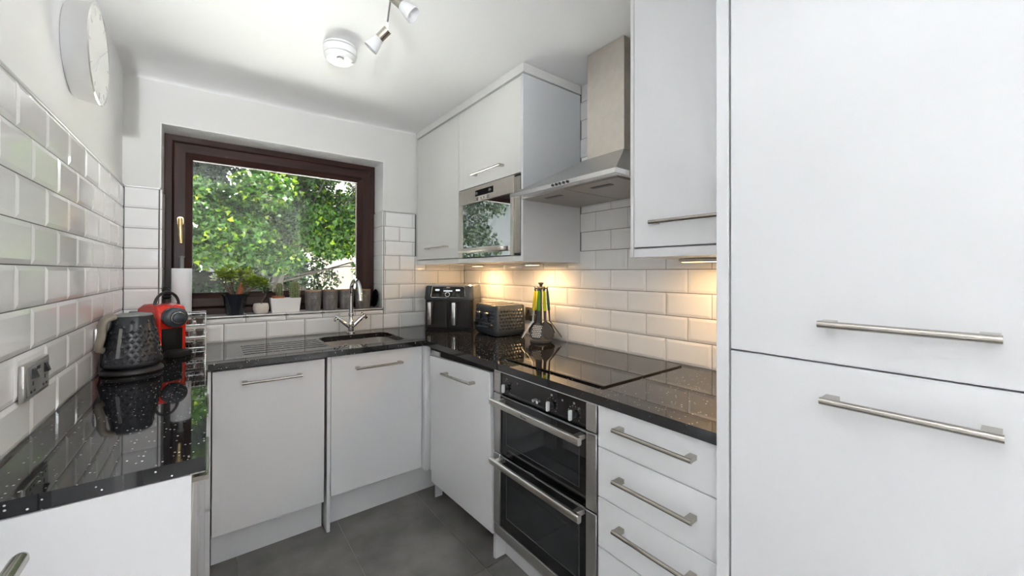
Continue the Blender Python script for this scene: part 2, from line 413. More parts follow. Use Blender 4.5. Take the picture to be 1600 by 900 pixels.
# ---------------------------------------------------------------- metro tiles
TILE_CACHE = {}
def tile_mesh(w_, h_, bl, br, bb, bt):
    key = (round(w_, 4), round(h_, 4), bl, br, bb, bt)
    if key in TILE_CACHE: return TILE_CACHE[key]
    e, d0, d1_, B = 0.0008, 0.0052, TT, 0.0115
    o = [(0, 0), (w_, 0), (w_, h_), (0, h_)]
    i = [(B if bl else e, B if bb else e), (w_ - (B if br else e), B if bb else e), (w_ - (B if br else e), h_ - (B if bt else e)), (B if bl else e, h_ - (B if bt else e))]
    if i[1][0] <= i[0][0] + 0.002: i = [(w_ * .4, i[0][1]), (w_ * .6, i[1][1]), (w_ * .6, i[2][1]), (w_ * .4, i[3][1])]
    if i[2][1] <= i[0][1] + 0.002: i = [(i[0][0], h_ * .4), (i[1][0], h_ * .4), (i[2][0], h_ * .6), (i[3][0], h_ * .6)]
    full = [0 if not f else 1 for f in (bl, br, bb, bt)]
    vs = [(x, y, 0) for x, y in o] + [(x, y, d0) for x, y in o] + [(x, y, d1_) for x, y in i]
    fs = []
    for k in range(4):
        l = (k + 1) % 4
        fs += [(k, l, 4 + l, 4 + k), (4 + k, 4 + l, 8 + l, 8 + k)]
    fs.append((8, 9, 10, 11))
    me = bpy.data.meshes.new('tile'); me.from_pydata(vs, [], fs); me.materials.append(MATS['tile_white']); me.update()
    TILE_CACHE[key] = me
    return me
def put_tile(parent, a0, a1, b0, b1, M, bev=(1, 1, 1, 1)):
    h = GAP / 2
    w_ = a1 - a0 - GAP; h_ = b1 - b0 - GAP
    if w_ < 0.006 or h_ < 0.006: return
    ob = bpy.data.objects.new('tile', tile_mesh(w_, h_, *bev)); COL.objects.link(ob)
    ob.parent = parent; ob.matrix_local = M @ Matrix.Translation((a0 + h, b0 + h, 0))
def frame(origin, ax, ay, az):
    m_ = Matrix((Vector(ax), Vector(ay), Vector(az))).transposed().to_4x4(); m_.translation = Vector(origin); return m_
def tile_field(parent, M, a_lo, a_hi, rows, off_even, off_odd, zmap=lambda k: (WT + k * RP, WT + (k + 1) * RP), skip=None):
    for k in rows:
        z0, z1 = zmap(k); off = off_even if k % 2 == 0 else off_odd
        n = math.floor((a_lo - off) / CP); x = off + n * CP
        while x < a_hi - 1e-6:
            a0, a1 = max(x, a_lo), min(x + CP, a_hi)
            if a1 - a0 > 0.008 and not (skip and skip(a0, a1, k)):
                put_tile(parent, a0, a1, z0, z1, M, (a0 == x, abs(a1 - x - CP) < 1e-6, 1, 1))
            x += CP
# left wall: local a runs along -y so that normal faces +x
ML = frame((wL, 0, 0), (0, 1, 0), (0, 0, 1), (1, 0, 0))
MR = frame((wR, 0, 0), (0, 1, 0), (0, 0, 1), (-1, 0, 0))
MBk = frame((0, wB, 0), (1, 0, 0), (0, 0, 1), (0, -1, 0))
ztop = WT + 8 * RP
l0, b0, r0 = 1.456, 0.0632, 1.5726
MB().box(wL, wL + 0.003, 0.94, wB, WT, ztop).build('grout', 'grout', wall_left, smooth=0)
tile_field(wall_left, ML, 0.94, YB, range(8), l0, l0 - CP / 2)
MB().box(wL, XL + 0.001, 0.94, YB, ztop, ztop + 0.006, 0.001).build('edge_trim', 'trim_silver', wall_left)
gr = MB().box(wL, OX0, wB - 0.003, wB, WT, ztop).box(OX1, 1.2, wB - 0.003, wB, WT, ztop).box(1.2, wR, wB - 0.003, wB, WT, WT + 5 * RP).box(OX0, OX1, wB - 0.003, wB, WT, OZ0)
gr.build('grout', 'grout', wall_back, smooth=0)
tile_field(wall_back, MBk, XL, OX0 - 0.004, range(8), XL - 0.001, XL - 0.001)
tile_field(wall_back, MBk, OX0, OX1, range(1), b0, b0 + CP / 2)
tile_field(wall_back, MBk, OX1 + 0.004, 1.19, range(1, 8), b0, b0 + CP / 2)
tile_field(wall_back, MBk, OX1, XR, range(1), b0, b0 + CP / 2)
tile_field(wall_back, MBk, 1.19 + 0.0, XR, range(1, 5), b0, b0 + CP / 2)
# cut row under the sill
x = b0 + CP / 2 - 2 * CP
while x < OX1:
    put_tile(wall_back, max(x, OX0), min(x + CP, OX1), WT + RP, OZ0, MBk, (1, 1, 1, 0)); x += CP
# sill tiles and the tiled lower reveals
sill_z = OZ0 - 0.006
MS = frame((0, 0, sill_z), (1, 0, 0), (0, 1, 0), (0, 0, 1))
MB().box(OX0, OX1, wB - TT, FY, sill_z - 0.006, sill_z + 0.002).build('grout', 'grout', wall_back, smooth=0)
x = b0 + CP / 2 - 2 * CP
while x < OX1:
    put_tile(wall_back, max(x, OX0), min(x + CP, OX1), YB, FY, MS, (0, 0, 0, 0)); x += CP
for k in range(1, 8):
    z0, z1 = max(WT + k * RP, OZ0 + 0.003), WT + (k + 1) * RP
    put_tile(wall_back, YB, FY, z0, z1, frame((OX1, 0, 0), (0, 1, 0), (0, 0, 1), (-1, 0, 0)), (0, 0, 0, 0))
    put_tile(wall_back, YB, FY, z0, z1, frame((OX0, 0, 0), (0, 1, 0), (0, 0, 1), (1, 0, 0)), (0, 0, 0, 0))
et = MB().box(XL, OX0, YB - 0.001, wB, ztop, ztop + 0.006, 0.001).box(OX1, 1.195, YB - 0.001, wB, ztop, ztop + 0.006, 0.001)
et.build('edge_trim', 'trim_silver', wall_back)
# right wall
MB().box(wR - 0.003, wR, 0.44, wB, WT, WT + 5 * RP).box(wR - 0.003, wR, 0.85, 1.485, WT + 5 * RP, ZC).build('grout', 'grout', wall_right, smooth=0)
tile_field(wall_right, MR, 0.455, YB, range(5), r0, r0 - CP / 2)
tile_field(wall_right, MR, 0.86, 1.475, range(5, 14), r0, r0 - CP / 2, zmap=lambda k: (WT + k * RP, min(WT + (k + 1) * RP, ZC)))

# ---------------------------------------------------------------- window
def mitre_frame(mb, x0, x1, z0, z1, prof):
    """prof: closed list of (inset, y); mitred ring around the rectangle"""
    n = len(prof); ls = []
    for sx_, sz in ((0, 0), (1, 0), (1, 1), (0, 1)):
        ls.append([((x0 + i) if sx_ == 0 else (x1 - i), y, (z0 + i) if sz == 0 else (z1 - i)) for i, y in prof])
    vs = [p for l in ls for p in l]; fs = []
    for c in range(4):
        d = (c + 1) % 4
        for k in range(n): fs.append((c * n + k, c * n + (k + 1) % n, d * n + (k + 1) % n, d * n + k))
    return mb.add(vs, fs)
def frame_bars(parent, name, x0, x1, z0, z1, prof, mv='brown_foil', mh='brown_foil_h'):
    n = len(prof)
    cor = [(0, 0), (1, 0), (1, 1), (0, 1)]
    for c in range(4):
        a, d = cor[c], cor[(c + 1) % 4]
        vs = []
        for sx_, sz in (a, d): vs += [((x0 + i) if sx_ == 0 else (x1 - i), y, (z0 + i) if sz == 0 else (z1 - i)) for i, y in prof]
        fs = [(k, (k + 1) % n, n + (k + 1) % n, n + k) for k in range(n)] + [tuple(range(n)), tuple(range(2 * n - 1, n - 1, -1))]
        MB().add(vs, fs).build(name, mh if c % 2 == 0 else mv, parent, smooth=20)
win = MB()
win = bpy.data.objects.new('window_1', None); COL.objects.link(win); win.location = ((OX0 + OX1) / 2, FY, OZ0)
tag(win, 'dark brown framed kitchen window with one opening sash over the sink', None, None, 'structure')
frame_bars(win, 'outer_frame', OX0 + 0.001, OX1 - 0.001, OZ0 + 0.001, OZ1 - 0.001, [(0, FY), (0.034, FY), (0.040, FY + 0.006), (0.052, FY + 0.012), (0.052, FY + 0.065), (0, FY + 0.065)])
SX0, SX1, SZ0, SZ1 = OX0 + 0.041, OX1 - 0.041, OZ0 + 0.045, OZ1 - 0.045
frame_bars(win, 'sash', SX0, SX1, SZ0, SZ1, [(0, FY - 0.012), (0.006, FY - 0.018), (0.052, FY - 0.018), (0.060, FY - 0.012), (0.082, FY + 0.010), (0.082, FY + 0.055), (0, FY + 0.055)])
gk = MB(); mitre_frame(gk, SX0 + 0.081, SX1 - 0.081, SZ0 + 0.081, SZ1 - 0.081, [(0, FY + 0.010), (0.004, FY + 0.010), (0.004, FY + 0.03), (0, FY + 0.03)])
gk.build('gasket', 'gasket', win)
MB().box(SX0 + 0.08, SX1 - 0.08, FY + 0.020, FY + 0.024, SZ0 + 0.08, SZ1 - 0.08).build('pane', 'pane_glass', win, smooth=0)
hd = MB(); hx, hz, hy = SX0 + 0.033, 1.585, FY - 0.018
hd.loops([[(hx + x_, hy, hz + y_) for x_, y_, _ in rrect(-0.016, 0.016, -0.026, 0.026, 0.012, 0)], [(hx + x_ * .85, hy - 0.012, hz + y_ * .9) for x_, y_, _ in rrect(-0.016, 0.016, -0.026, 0.026, 0.012, 0)]])
hd.cyl((hx, hy - 0.010, hz), (hx, hy - 0.045, hz), 0.009).tube([(hx, hy - 0.046, hz + 0.012), (hx + 0.001, hy - 0.050, hz - 0.03), (hx + 0.003, hy - 0.046, hz - 0.08), (hx + 0.005, hy - 0.044, hz - 0.125)], [0.010, 0.011, 0.010, 0.008], 12)
hd.build('window_handle', 'brass', win, label='brass window handle pointing down')
MB().box(SX1 - 0.006, SX1 + 0.004, FY - 0.022, FY - 0.01, SZ1 - 0.09, SZ1 - 0.01, 0.002).build('hinge', 'gasket', win)

pl = bpy.data.lights.new('window_portal', 'AREA'); pl.shape = 'RECTANGLE'; pl.size = OX1 - OX0; pl.size_y = OZ1 - OZ0; pl.cycles.is_portal = True
po = bpy.data.objects.new('window_portal', pl); COL.objects.link(po); po.location = ((OX0 + OX1) / 2, FY + 0.10, (OZ0 + OZ1) / 2); po.rotation_euler = (-PI / 2, 0, 0)
# ---------------------------------------------------------------- worktop (one continuous slab), sink, tap
SKX0, SKX1, SKY0, SKY1 = 0.508, 0.915, 2.195, 2.560
GX0, GX1 = 0.13, 0.492
gy = []
for k in range(5):
    y_ = 2.245 + k * 0.062; gy += [(y_, y_ + 0.016)]
xs = sorted({XL, -0.005, GX0, GX1, SKX0, SKX1, 0.985, XR}); ys = sorted({0.455, 1.062, 2.095, SKY0, SKY1, YB, *[v_ for p_ in gy for v_ in p_]})
def wt_h(xc, yc):
    if SKX0 < xc < SKX1 and SKY0 < yc < SKY1: return None
    ins = (xc < -0.005 and yc > 1.062) or (yc > 2.095) or (xc > 0.985 and yc > 0.455)
    if not ins: return None
    if GX0 < xc < GX1 and any(a < yc < c for a, c in gy): return WT - 0.004
    return WT
wm = MB(); ZB = WT - 0.030
nx, ny = len(xs) - 1, len(ys) - 1
H = [[wt_h((xs[i] + xs[i + 1]) / 2, (ys[j] + ys[j + 1]) / 2) for j in range(ny)] for i in range(nx)]
def hh(i, j): return H[i][j] if 0 <= i < nx and 0 <= j < ny else None
for i in range(nx):
    for j in range(ny):
        z = H[i][j]
        if z is None: continue
        a, c, d, e = xs[i], xs[i + 1], ys[j], ys[j + 1]
        wm.add([(a, d, z), (c, d, z), (c, e, z), (a, e, z)], [(0, 1, 2, 3)])
        wm.add([(a, d, ZB), (c, d, ZB), (c, e, ZB), (a, e, ZB)], [(3, 2, 1, 0)])
        for di, dj, p, q in ((-1, 0, (a, e), (a, d)), (1, 0, (c, d), (c, e)), (0, -1, (a, d), (c, d)), (0, 1, (c, e), (a, e))):
            zn = hh(i + di, j + dj)
            lo = ZB if zn is None else zn
            if lo < z - 1e-6: wm.add([(*p, lo), (*q, lo), (*q, z), (*p, z)], [(0, 1, 2, 3)])
FR = 0.055
for cx_, cy_, sx_, sy_ in ((SKX0, SKY0, 1, 1), (SKX1, SKY0, -1, 1), (SKX1, SKY1, -1, -1), (SKX0, SKY1, 1, -1)):
    arc = [(cx_ + sx_ * FR * (1 - math.sin(t * PI / 16)), cy_ + sy_ * FR * (1 - math.cos(t * PI / 16))) for t in range(9)]
    wm.prism([(cx_, cy_)] + arc, lambda u, v_, t: (u, v_, t), ZB, WT)
worktop = thing('worktop', 'continuous black sparkle granite worktop running around three sides', 'worktop', (0.6, 2.3, ZB))
bmw = wm.build('slab', 'granite', worktop, smooth=0)
# sink
sink = thing('sink', 'undermounted steel sink bowl set in the worktop below the window', 'sink', (0.71, 2.39, 0.70))
sk = MB()
ls = []
for z, ins, r in ((ZB - 0.0005, -0.02, 0.07), (ZB - 0.0005, 0.004, 0.055), (0.80, 0.008, 0.055), (0.742, 0.012, 0.06), (0.728, 0.024, 0.06), (0.722, 0.05, 0.05)):
    ls.append(rrect(SKX0 + ins, SKX1 - ins, SKY0 + ins, SKY1 - ins, r, z))
sk.loops(ls); sk.build('bowl', 'steel', sink, smooth=50)
MB().cyl((0.70, 2.38, 0.7225), (0.70, 2.38, 0.726), 0.042, 0.038).build('drain', 'steel_bright', sink)
ov = MB().cyl((0.665, SKY1 - 0.0075, 0.842), (0.665, SKY1 - 0.012, 0.842), 0.019, 0.017)
ovo = ov.build('overflow', 'steel_bright', sink)
ovh = MB()
for k in range(4):
    t = PI / 4 + k * PI / 2; ovh.cyl((0.665 + 0.0085 * math.cos(t), SKY1 - 0.0115, 0.842 + 0.0085 * math.sin(t)), (0.665 + 0.0085 * math.cos(t), SKY1 - 0.0128, 0.842 + 0.0085 * math.sin(t)), 0.0058, n=10)
ovh.build('overflow_holes', 'gap_dark', ovo)
# tap
TX, TY = 0.722, 2.640
tap = thing('tap', 'chrome twin cross-head mixer tap with swan-neck spout behind the sink', 'tap', (TX, TY, WT))
MB().lathe([(0.026, 0), (0.026, 0.006), (0.019, 0.012), (0.017, 0.045), (0.020, 0.050), (0.020, 0.062), (0.015, 0.070), (0.014, 0.105), (0.017, 0.108), (0.017, 0.122), (0.012, 0.128)], (TX, TY, WT), 24).build('body', 'chrome', tap)
pts = [(TX, TY, WT + 0.12), (TX, TY, 1.15)]
for k in range(1, 17):
    t = PI * k / 16; pts.append((TX, TY - 0.098 + 0.098 * math.cos(t), 1.15 + 0.100 * math.sin(t)))
pts.append((TX, TY - 0.198, 1.128))
MB().tube(pts, [0.013] * (len(pts) - 1) + [0.014], 16).build('spout', 'chrome', tap, smooth=60)
for sgn in (-1, 1):
    tip = Vector((TX + sgn * 0.088, TY, WT + 0.112)); st_ = Vector((TX + sgn * 0.006, TY, WT + 0.038))
    arm = MB().cyl(st_, st_.lerp(tip, 0.72), 0.0125).cyl(st_.lerp(tip, 0.72), st_.lerp(tip, 0.80), 0.009).cyl(st_.lerp(tip, 0.80), tip, 0.0135, 0.0115).build('valve_arm', 'chrome', tap)
    d = (tip - st_).normalized(); u1 = Vector((0, 1, 0)); u2 = d.cross(u1)
    cz = st_.lerp(tip, 0.93); kb = MB()
    for ang in (0.5, 0.5 + PI / 2):
        q = u1 * math.cos(ang) + u2 * math.sin(ang); kb.tube([cz - q * 0.031, cz - q * 0.015, cz, cz + q * 0.015, cz + q * 0.031], [0.0062, 0.0045, 0.006, 0.0045, 0.0062], 10)
    kb.ball(tuple(tip), 0.010); kb.build('cross_handle', 'chrome', arm)

# ---------------------------------------------------------------- base cabinets
DY = 2.118       # front face of the doors below the window
DX = 1.000       # front face of the doors along the right wall
cab = thing('base_cabinet', 'white base cabinet left of the sink with a long steel handle', 'cabinet', (0.23, 2.4, 0))
MB().box(0.009, 0.455, DY + 0.022, YB - 0.004, 0.16, 0.876).build('carcass', 'gap_dark', cab)
d = MB().box(0.0105, 0.455, DY, DY + 0.020, 0.160, 0.871, 0.0015).build('door', 'lacquer', cab)
bar_handle(d, (0.114, DY - 0.034, 0.811), (0.352, DY - 0.034, 0.811), (0, -1, 0))
MB().box(0.009, 0.460, 2.195, 2.213, 0.0, 0.158).build('plinth', 'lacquer', cab)
pan = MB().box(-0.013, 0.006, 2.100, YB - 0.003, 0.0, 0.878, 0.001).box(-0.034, -0.013, 2.1005, 2.118, 0.0, 0.878).build('end_panel', 'lacquer'); tag(pan, 'narrow white panel closing the inner left corner below the worktop', 'panel')
pan = MB().box(0.4675, 0.4835, DY + 0.001, YB - 0.004, 0.0, 0.878, 0.001).build('end_panel', 'lacquer'); tag(pan, 'slim white upright panel between the two cabinets below the window', 'panel')
cab = thing('sink_cabinet', 'white sink cabinet below the sink with a steel bar handle', 'cabinet', (0.73, 2.4, 0))
MB().box(0.486, 0.975, DY + 0.022, DY + 0.055, 0.175, 0.70).build('carcass', 'gap_dark', cab)
d = MB().box(0.4855, 0.9755, DY, DY + 0.020, 0.174, 0.877, 0.0015).build('door', 'lacquer', cab)
bar_handle(d, (0.599, DY - 0.034, 0.805), (0.848, DY - 0.034, 0.805), (0, -1, 0))
MB().box(0.486, 1.10, 2.195, 2.213, 0.0, 0.172).build('plinth', 'lacquer', cab)
post = MB().box(0.9785, 1.013, 2.0825, DY + 0.02, 0.166, 0.878, 0.0012).box(1.026, 1.033, 2.000, DY + 0.02, 0.150, 0.850).build('corner_post', 'lacquer'); tag(post, 'white corner post between the sink cabinet and the sagging door', 'panel')
# cabinet with the sagging door
cab = thing('dishwasher', 'white integrated appliance door hanging slightly crooked beside the oven', 'dishwasher', (1.3, 1.75, 0))
MB().box(DX + 0.035, XR - 0.02, 1.450, 2.07, 0.155, 0.872).build('carcass', 'gap_dark', cab)
dm = MB().box(DX, DX + 0.022, -0.305, 0.305, -0.355, 0.355, 0.0015)
TL = Matrix.Translation((0, 1.754, 0.484)) @ Matrix.Rotation(-0.040, 4, 'X')
d = dm.xf(TL).build('door', 'lacquer', cab)
q0 = TL @ Vector((DX - 0.034, 0.10, 0.288)); q1 = TL @ Vector((DX - 0.034, -0.188, 0.288))
bar_handle(d, q0, q1, (-1, 0, 0))
MB().box(1.040, 1.085, 2.072, 2.080, 0.0, 0.125).build('plinth_return', 'lacquer', cab)
# oven housing plinth
pz = MB().box(1.092, 1.110, 0.455, 1.478, 0.0, 0.150).box(1.035, 1.092, 1.462, 1.478, 0.0, 0.150).build('plinth', 'lacquer'); tag(pz, 'white plinth boards under the oven and the drawers', 'plinth')

# double oven
OY0, OY1 = 0.8465, 1.4285
ovn = thing('double_oven', 'built-in stainless steel double oven with black glass doors', 'oven', (1.3, 1.14, 0.155))
MB().box(DX + 0.02, XR - 0.03, OY0 + 0.012, OY1 - 0.012, 0.165, 0.872).build('casing', 'black_enamel', ovn)
MB().box(DX + 0.002, DX + 0.02, OY0, OY1, 0.868, 0.8775, 0.001).build('top_trim', 'steel_bright', ovn)
def side_strips(par, z0, z1, nm='side_strip'):
    for a, c in ((OY0, OY0 + 0.045), (OY1 - 0.045, OY1)):
        MB().box(DX, DX + 0.022, a, c, z0, z1, 0.0012).build(nm, 'steel', par)
cp = MB().box(DX + 0.004, DX + 0.02, OY0 + 0.046, OY1 - 0.046, 0.778, 0.867, 0.001).build('control_panel', 'black_glass', ovn)
side_strips(cp, 0.778, 0.867)
for y_ in (1.337, 1.061, 0.948):
    kn = MB().cyl((DX + 0.004, y_, 0.812), (DX - 0.010, y_, 0.812), 0.0125, 0.0115).build('knob', 'black_plastic', cp)
    MB().box(DX - 0.024, DX - 0.009, y_ - 0.005, y_ + 0.005, 0.794, 0.830, 0.004, 2).build('knob_grip', 'grip_silver', cp)
    pr = MB()
    for k in range(10):
        t = -PI * 0.70 + k * PI * 1.4 / 9
        pr.box(DX + 0.0025, DX + 0.0045, y_ + 0.028 * math.sin(t) - 0.0013, y_ + 0.028 * math.sin(t) + 0.0013, 0.812 + 0.028 * math.cos(t) - 0.0013, 0.812 + 0.028 * math.cos(t) + 0.0013)
    pr.box(DX + 0.0025, DX + 0.0045, y_ - 0.004, y_ + 0.004, 0.846, 0.853)
    pr.build('dial_marks', 'print_grey', cp, smooth=0)
for y_ in (1.156, 1.132): MB().cyl((DX + 0.004, y_, 0.806), (DX - 0.007, y_, 0.806), 0.0075, 0.006, 14).build('button', 'steel_bright', cp)
for y_ in (1.265, 1.005): MB().box(DX + 0.0025, DX + 0.0045, y_ - 0.003, y_ + 0.003, 0.842, 0.848).build('indicator_lamp', 'grey_plastic', cp)
def oven_door(z0, z1, zh, nm):
    dr = MB().box(DX + 0.004, DX + 0.026, OY0 + 0.046, OY1 - 0.046, z0, z1, 0.0015).build('door', 'black_glass', ovn)
    side_strips(dr, z0, z1)
    MB().box(DX + 0.0028, DX + 0.006, OY0 + 0.082, OY1 - 0.095, z0 + 0.055, z1 - 0.068, 0.0008).build('door_window', 'oven_glass', dr)
    wf = MB()
    for a, c, e, f in ((OY0 + 0.076, OY1 - 0.089, z0 + 0.050, z0 + 0.0535), (OY0 + 0.076, OY1 - 0.089, z1 - 0.0665, z1 - 0.063)): wf.box(DX + 0.0025, DX + 0.006, a, c, e, f)
    for a, c in ((OY0 + 0.076, OY0 + 0.0795), (OY1 - 0.0925, OY1 - 0.089)): wf.box(DX + 0.0025, DX + 0.006, a, c, z0 + 0.050, z1 - 0.063)
    wf.build('window_border', 'border_grey', dr, smooth=0)
    MB().box(DX + 0.001, DX + 0.006, OY0 + 0.047, OY1 - 0.047, z1 - 0.006, z1 - 0.002).build('top_seal', 'grey_plastic', dr)
    ya, yb_ = OY0 + 0.032, OY1 - 0.040
    hb = MB().loops([[(DX - 0.046 + x_, y_, zh + z_) for x_, z_, _ in rrect(-0.008, 0.010, -0.013, 0.013, 0.006, 0, 4)] for y_ in (ya, yb_)], cap0=True)
    for y_ in (ya + 0.03, yb_ - 0.03): hb.box(DX - 0.040, DX + 0.005, y_ - 0.012, y_ + 0.012, zh - 0.009, zh + 0.009, 0.002)
    return dr, hb.build('handle', 'steel_satin', dr)
ud, uh = oven_door(0.518, 0.773, 0.752, 'u')
ld, lh = oven_door(0.205, 0.512, 0.500, 'l')
# small dark maker's mark on the upper handle (not readable in the photo)
mk = MB()
for k, (w_, h_) in enumerate(((0.006, 0.007), (0.004, 0.004), (0.004, 0.004), (0.004, 0.004), (0.004, 0.004))):
    y_ = 1.170 - k * 0.0065; mk.box(DX - 0.0547, DX - 0.0535, y_ - w_ / 2, y_ + w_ / 2, 0.748, 0.748 + h_)
mk.build('maker_mark', 'dark_print', ud, smooth=0)
MB().box(DX + 0.001, DX + 0.022, OY0, OY1, 0.156, 0.203, 0.0015).build('bottom_trim', 'steel', ovn)
# drawer unit
dru = thing('drawer_unit', 'white drawer cabinet with four wide fronts between oven and fridge housing', 'cabinet', (1.3, 0.645, 0.15))
MB().box(DX + 0.022, XR - 0.02, 0.456, 0.840, 0.152, 0.874).build('carcass', 'gap_dark', dru)
for z0, z1, zh in ((0.742, 0.876, 0.826), (0.581, 0.739, 0.670), (0.421, 0.578, 0.520), (0.153, 0.418, 0.36)):
    d = MB().box(DX, DX + 0.020, 0.4555, 0.8395, z0, z1, 0.0015).build('drawer_front', 'lacquer', dru)
    bar_handle(d, (DX - 0.034, 0.757, zh), (DX - 0.034, 0.510, zh), (-1, 0, 0))

# left run
lru = thing('base_cabinet', 'shallow white base cabinet along the left wall under the kettle', 'cabinet', (-0.18, 1.58, 0))
MB().box(XL + 0.003, -0.052, 1.080, 2.095, 0.15, 0.876).build('carcass', 'carcass', lru)
MB().box(XL + 0.003, -0.029, 1.063, 1.079, 0.0, 0.877, 0.001).build('side_panel', 'lacquer', lru)
MB().box(XL + 0.003, -0.085, 1.080, 2.095, 0.0, 0.148).build('plinth', 'lacquer', lru)
for y0, y1 in ((1.083, 1.585), (1.589, 2.092)):
    d = MB().box(-0.050, -0.031, y0, y1, 0.152, 0.735, 0.0015).build('door', 'lacquer', lru)
    d = MB().box(-0.050, -0.031, y0, y1, 0.740, 0.872, 0.0015).build('drawer_front', 'lacquer', lru)
    bar_handle(d, (-0.004, y0 + 0.10, 0.815), (-0.004, y1 - 0.13, 0.815), (1, 0, 0), r=0.0055, st=0.027)
# shallow cupboard by the door side, only the tip of its handle reaches into view
shc = thing('shallow_cupboard', 'shallow white cupboard on the left wall showing only its bar handle tip', 'cupboard', (-0.30, 0.58, 0))
MB().box(wL + 0.001, -0.272, 0.25, 0.92, 0.0, 0.935).build('carcass', 'lacquer', shc)
d = MB().box(-0.270, -0.252, 0.25, 0.92, 0.10, 0.935, 0.0015).build('door', 'lacquer', shc)
hb = MB().tube([(-0.219, 0.906, 0.880), (-0.219, 0.902, 0.880), (-0.219, 0.894, 0.880), (-0.219, 0.60, 0.880)], [0.005, 0.0085, 0.0105, 0.0105], 18)
for y_ in (0.85, 0.65): hb.cyl((-0.219, y_, 0.880), (-0.254, y_, 0.880), 0.007)
hb.build('handle', 'nickel', d)

# ---------------------------------------------------------------- wall units
UX = 1.200; UZ0, UZ1 = 1.357, 2.272
u1 = thing('wall_cabinet', 'tall white wall cabinet in the back corner right of the window', 'cabinet', (1.4, 2.4, UZ0))
MB().box(UX + 0.022, XR - 0.002, 2.096, YB - 0.006, UZ0 + 0.03, UZ1).build('carcass', 'carcass', u1)
MB().box(UX + 0.001, XR - 0.002, 2.094, YB - 0.004, UZ0, UZ0 + 0.028, 0.001).build('base_board', 'lacquer_upper', u1)
d = MB().box(UX, UX + 0.020, 2.0955, YB - 0.012, 1.391, UZ1 - 0.004, 0.0015).build('door', 'lacquer_upper', u1)
bar_handle(d, (UX - 0.032, 2.500, 1.466), (UX - 0.032, 2.215, 1.466), (-1, 0, 0), r=0.0055, st=0.030)
u2 = thing('wall_cabinet', 'white wall cabinet with a lift-up door housing the microwave', 'cabinet', (1.4, 1.78, UZ0))
MB().box(UX, XR - 0.002, 1.473, 1.489, UZ0, UZ1, 0.001).build('side_panel', 'carcass_side', u2)
MB().box(UX + 0.001, XR - 0.002, 1.489, 2.093, UZ0, UZ0 + 0.028, 0.001).build('base_board', 'lacquer_upper', u2)
MB().box(XR - 0.02, XR - 0.002, 1.489, 2.093, UZ0 + 0.028, UZ1).build('back_panel', 'carcass', u2)
MB().box(UX + 0.022, XR - 0.02, 1.489, 2.093, 1.800, UZ1).build('carcass', 'carcass', u2)
d = MB().box(UX, UX + 0.020, 1.4905, 2.0925, 1.795, UZ1 - 0.004, 0.0015).build('door', 'lacquer_upper', u2)
bar_handle(d, (UX - 0.032, 1.901, 1.855), (UX - 0.032, 1.622, 1.855), (-1, 0, 0), r=0.006, st=0.030)
cn = MB().box(UX - 0.004, XR - 0.002, 1.468, YB - 0.004, UZ1 + 0.005, ZC - 0.002, 0.001).build('cornice_board', 'lacquer_upper'); tag(cn, 'white filler board between the microwave cabinets and the ceiling', 'cornice')
# near wall unit
u3 = thing('wall_cabinet', 'white wall cabinet between the cooker hood and the fridge housing', 'cabinet', (1.4, 0.65, UZ0))
MB().box(UX, XR - 0.002, 0.846, 0.860, UZ0, ZC - 0.004, 0.001).build('side_panel', 'lacquer_upper', u3)
MB().box(UX + 0.022, XR - 0.002, 0.456, 0.846, UZ0 + 0.032, ZC - 0.004).build('carcass', 'carcass', u3)
MB().box(UX + 0.001, XR - 0.002, 0.456, 0.846, UZ0, UZ0 + 0.030, 0.001).build('base_board', 'lacquer', u3)
d = MB().box(UX, UX + 0.020, 0.456, 0.8445, 1.392, ZC - 0.006, 0.0015).build('door', 'lacquer', u3)
bar_handle(d, (UX - 0.033, 0.764, 1.473), (UX - 0.033, 0.500, 1.473), (-1, 0, 0))

# microwave
mw = thing('microwave', 'built-in stainless microwave with dark mirror glass door', 'microwave', (1.4, 1.79, 1.39))
MY0, MY1, MZ0, MZ1 = 1.4895, 2.0915, 1.3875, 1.790
MB().box(UX + 0.03, XR - 0.08, MY0 + 0.02, MY1 - 0.02, MZ0 + 0.01, MZ1 - 0.01).build('casing', 'black_enamel', mw)
fm_ = MB().box(UX - 0.002, UX + 0.028, 1.5445, MY1, 1.702, MZ1, 0.0015).build('fascia', 'steel_warm', mw)
MB().box(UX - 0.002, UX + 0.028, 2.046, MY1, MZ0, 1.7015, 0.001).build('side_trim', 'steel_warm', mw)
MB().box(UX - 0.002, UX + 0.028, 1.5445, 1.572, MZ0, 1.7015, 0.001).build('side_trim', 'steel_warm', mw)
vt = MB().box(UX + 0.004, UX + 0.028, MY0, 1.544, MZ0, MZ1, 0.001).build('vent_strip', 'black_enamel', mw)
for k in range(6):
    y_ = MY0 + 0.008 + k * 0.008; MB().box(UX - 0.001, UX + 0.006, y_ - 0.0022, y_ + 0.0022, MZ0 + 0.012, MZ1 - 0.012, 0.0006).build('slat', 'steel_warm', vt)
gd = MB().box(UX + 0.001, UX + 0.024, 1.573, 2.045, MZ0 + 0.002, 1.700, 0.001).build('door', 'mirror_glass', mw)
hb = MB().box(UX - 0.038, UX - 0.022, 1.625, 2.040, 1.416, 1.441, 0.004, 2)
for y_ in (1.65, 2.01): hb.box(UX - 0.026, UX + 0.003, y_ - 0.01, y_ + 0.01, 1.421, 1.436)
hb.build('handle', 'steel_warm', gd)
dp = MB().box(UX - 0.0032, UX, 1.722, 1.902, 1.733, 1.768, 0.0008).build('display', 'display', fm_)
for y_ in (1.885, 1.752): MB().cyl((UX - 0.003, y_, 1.7505), (UX - 0.007, y_, 1.7505), 0.009, n=14).build('dial', 'steel_bright', fm_)
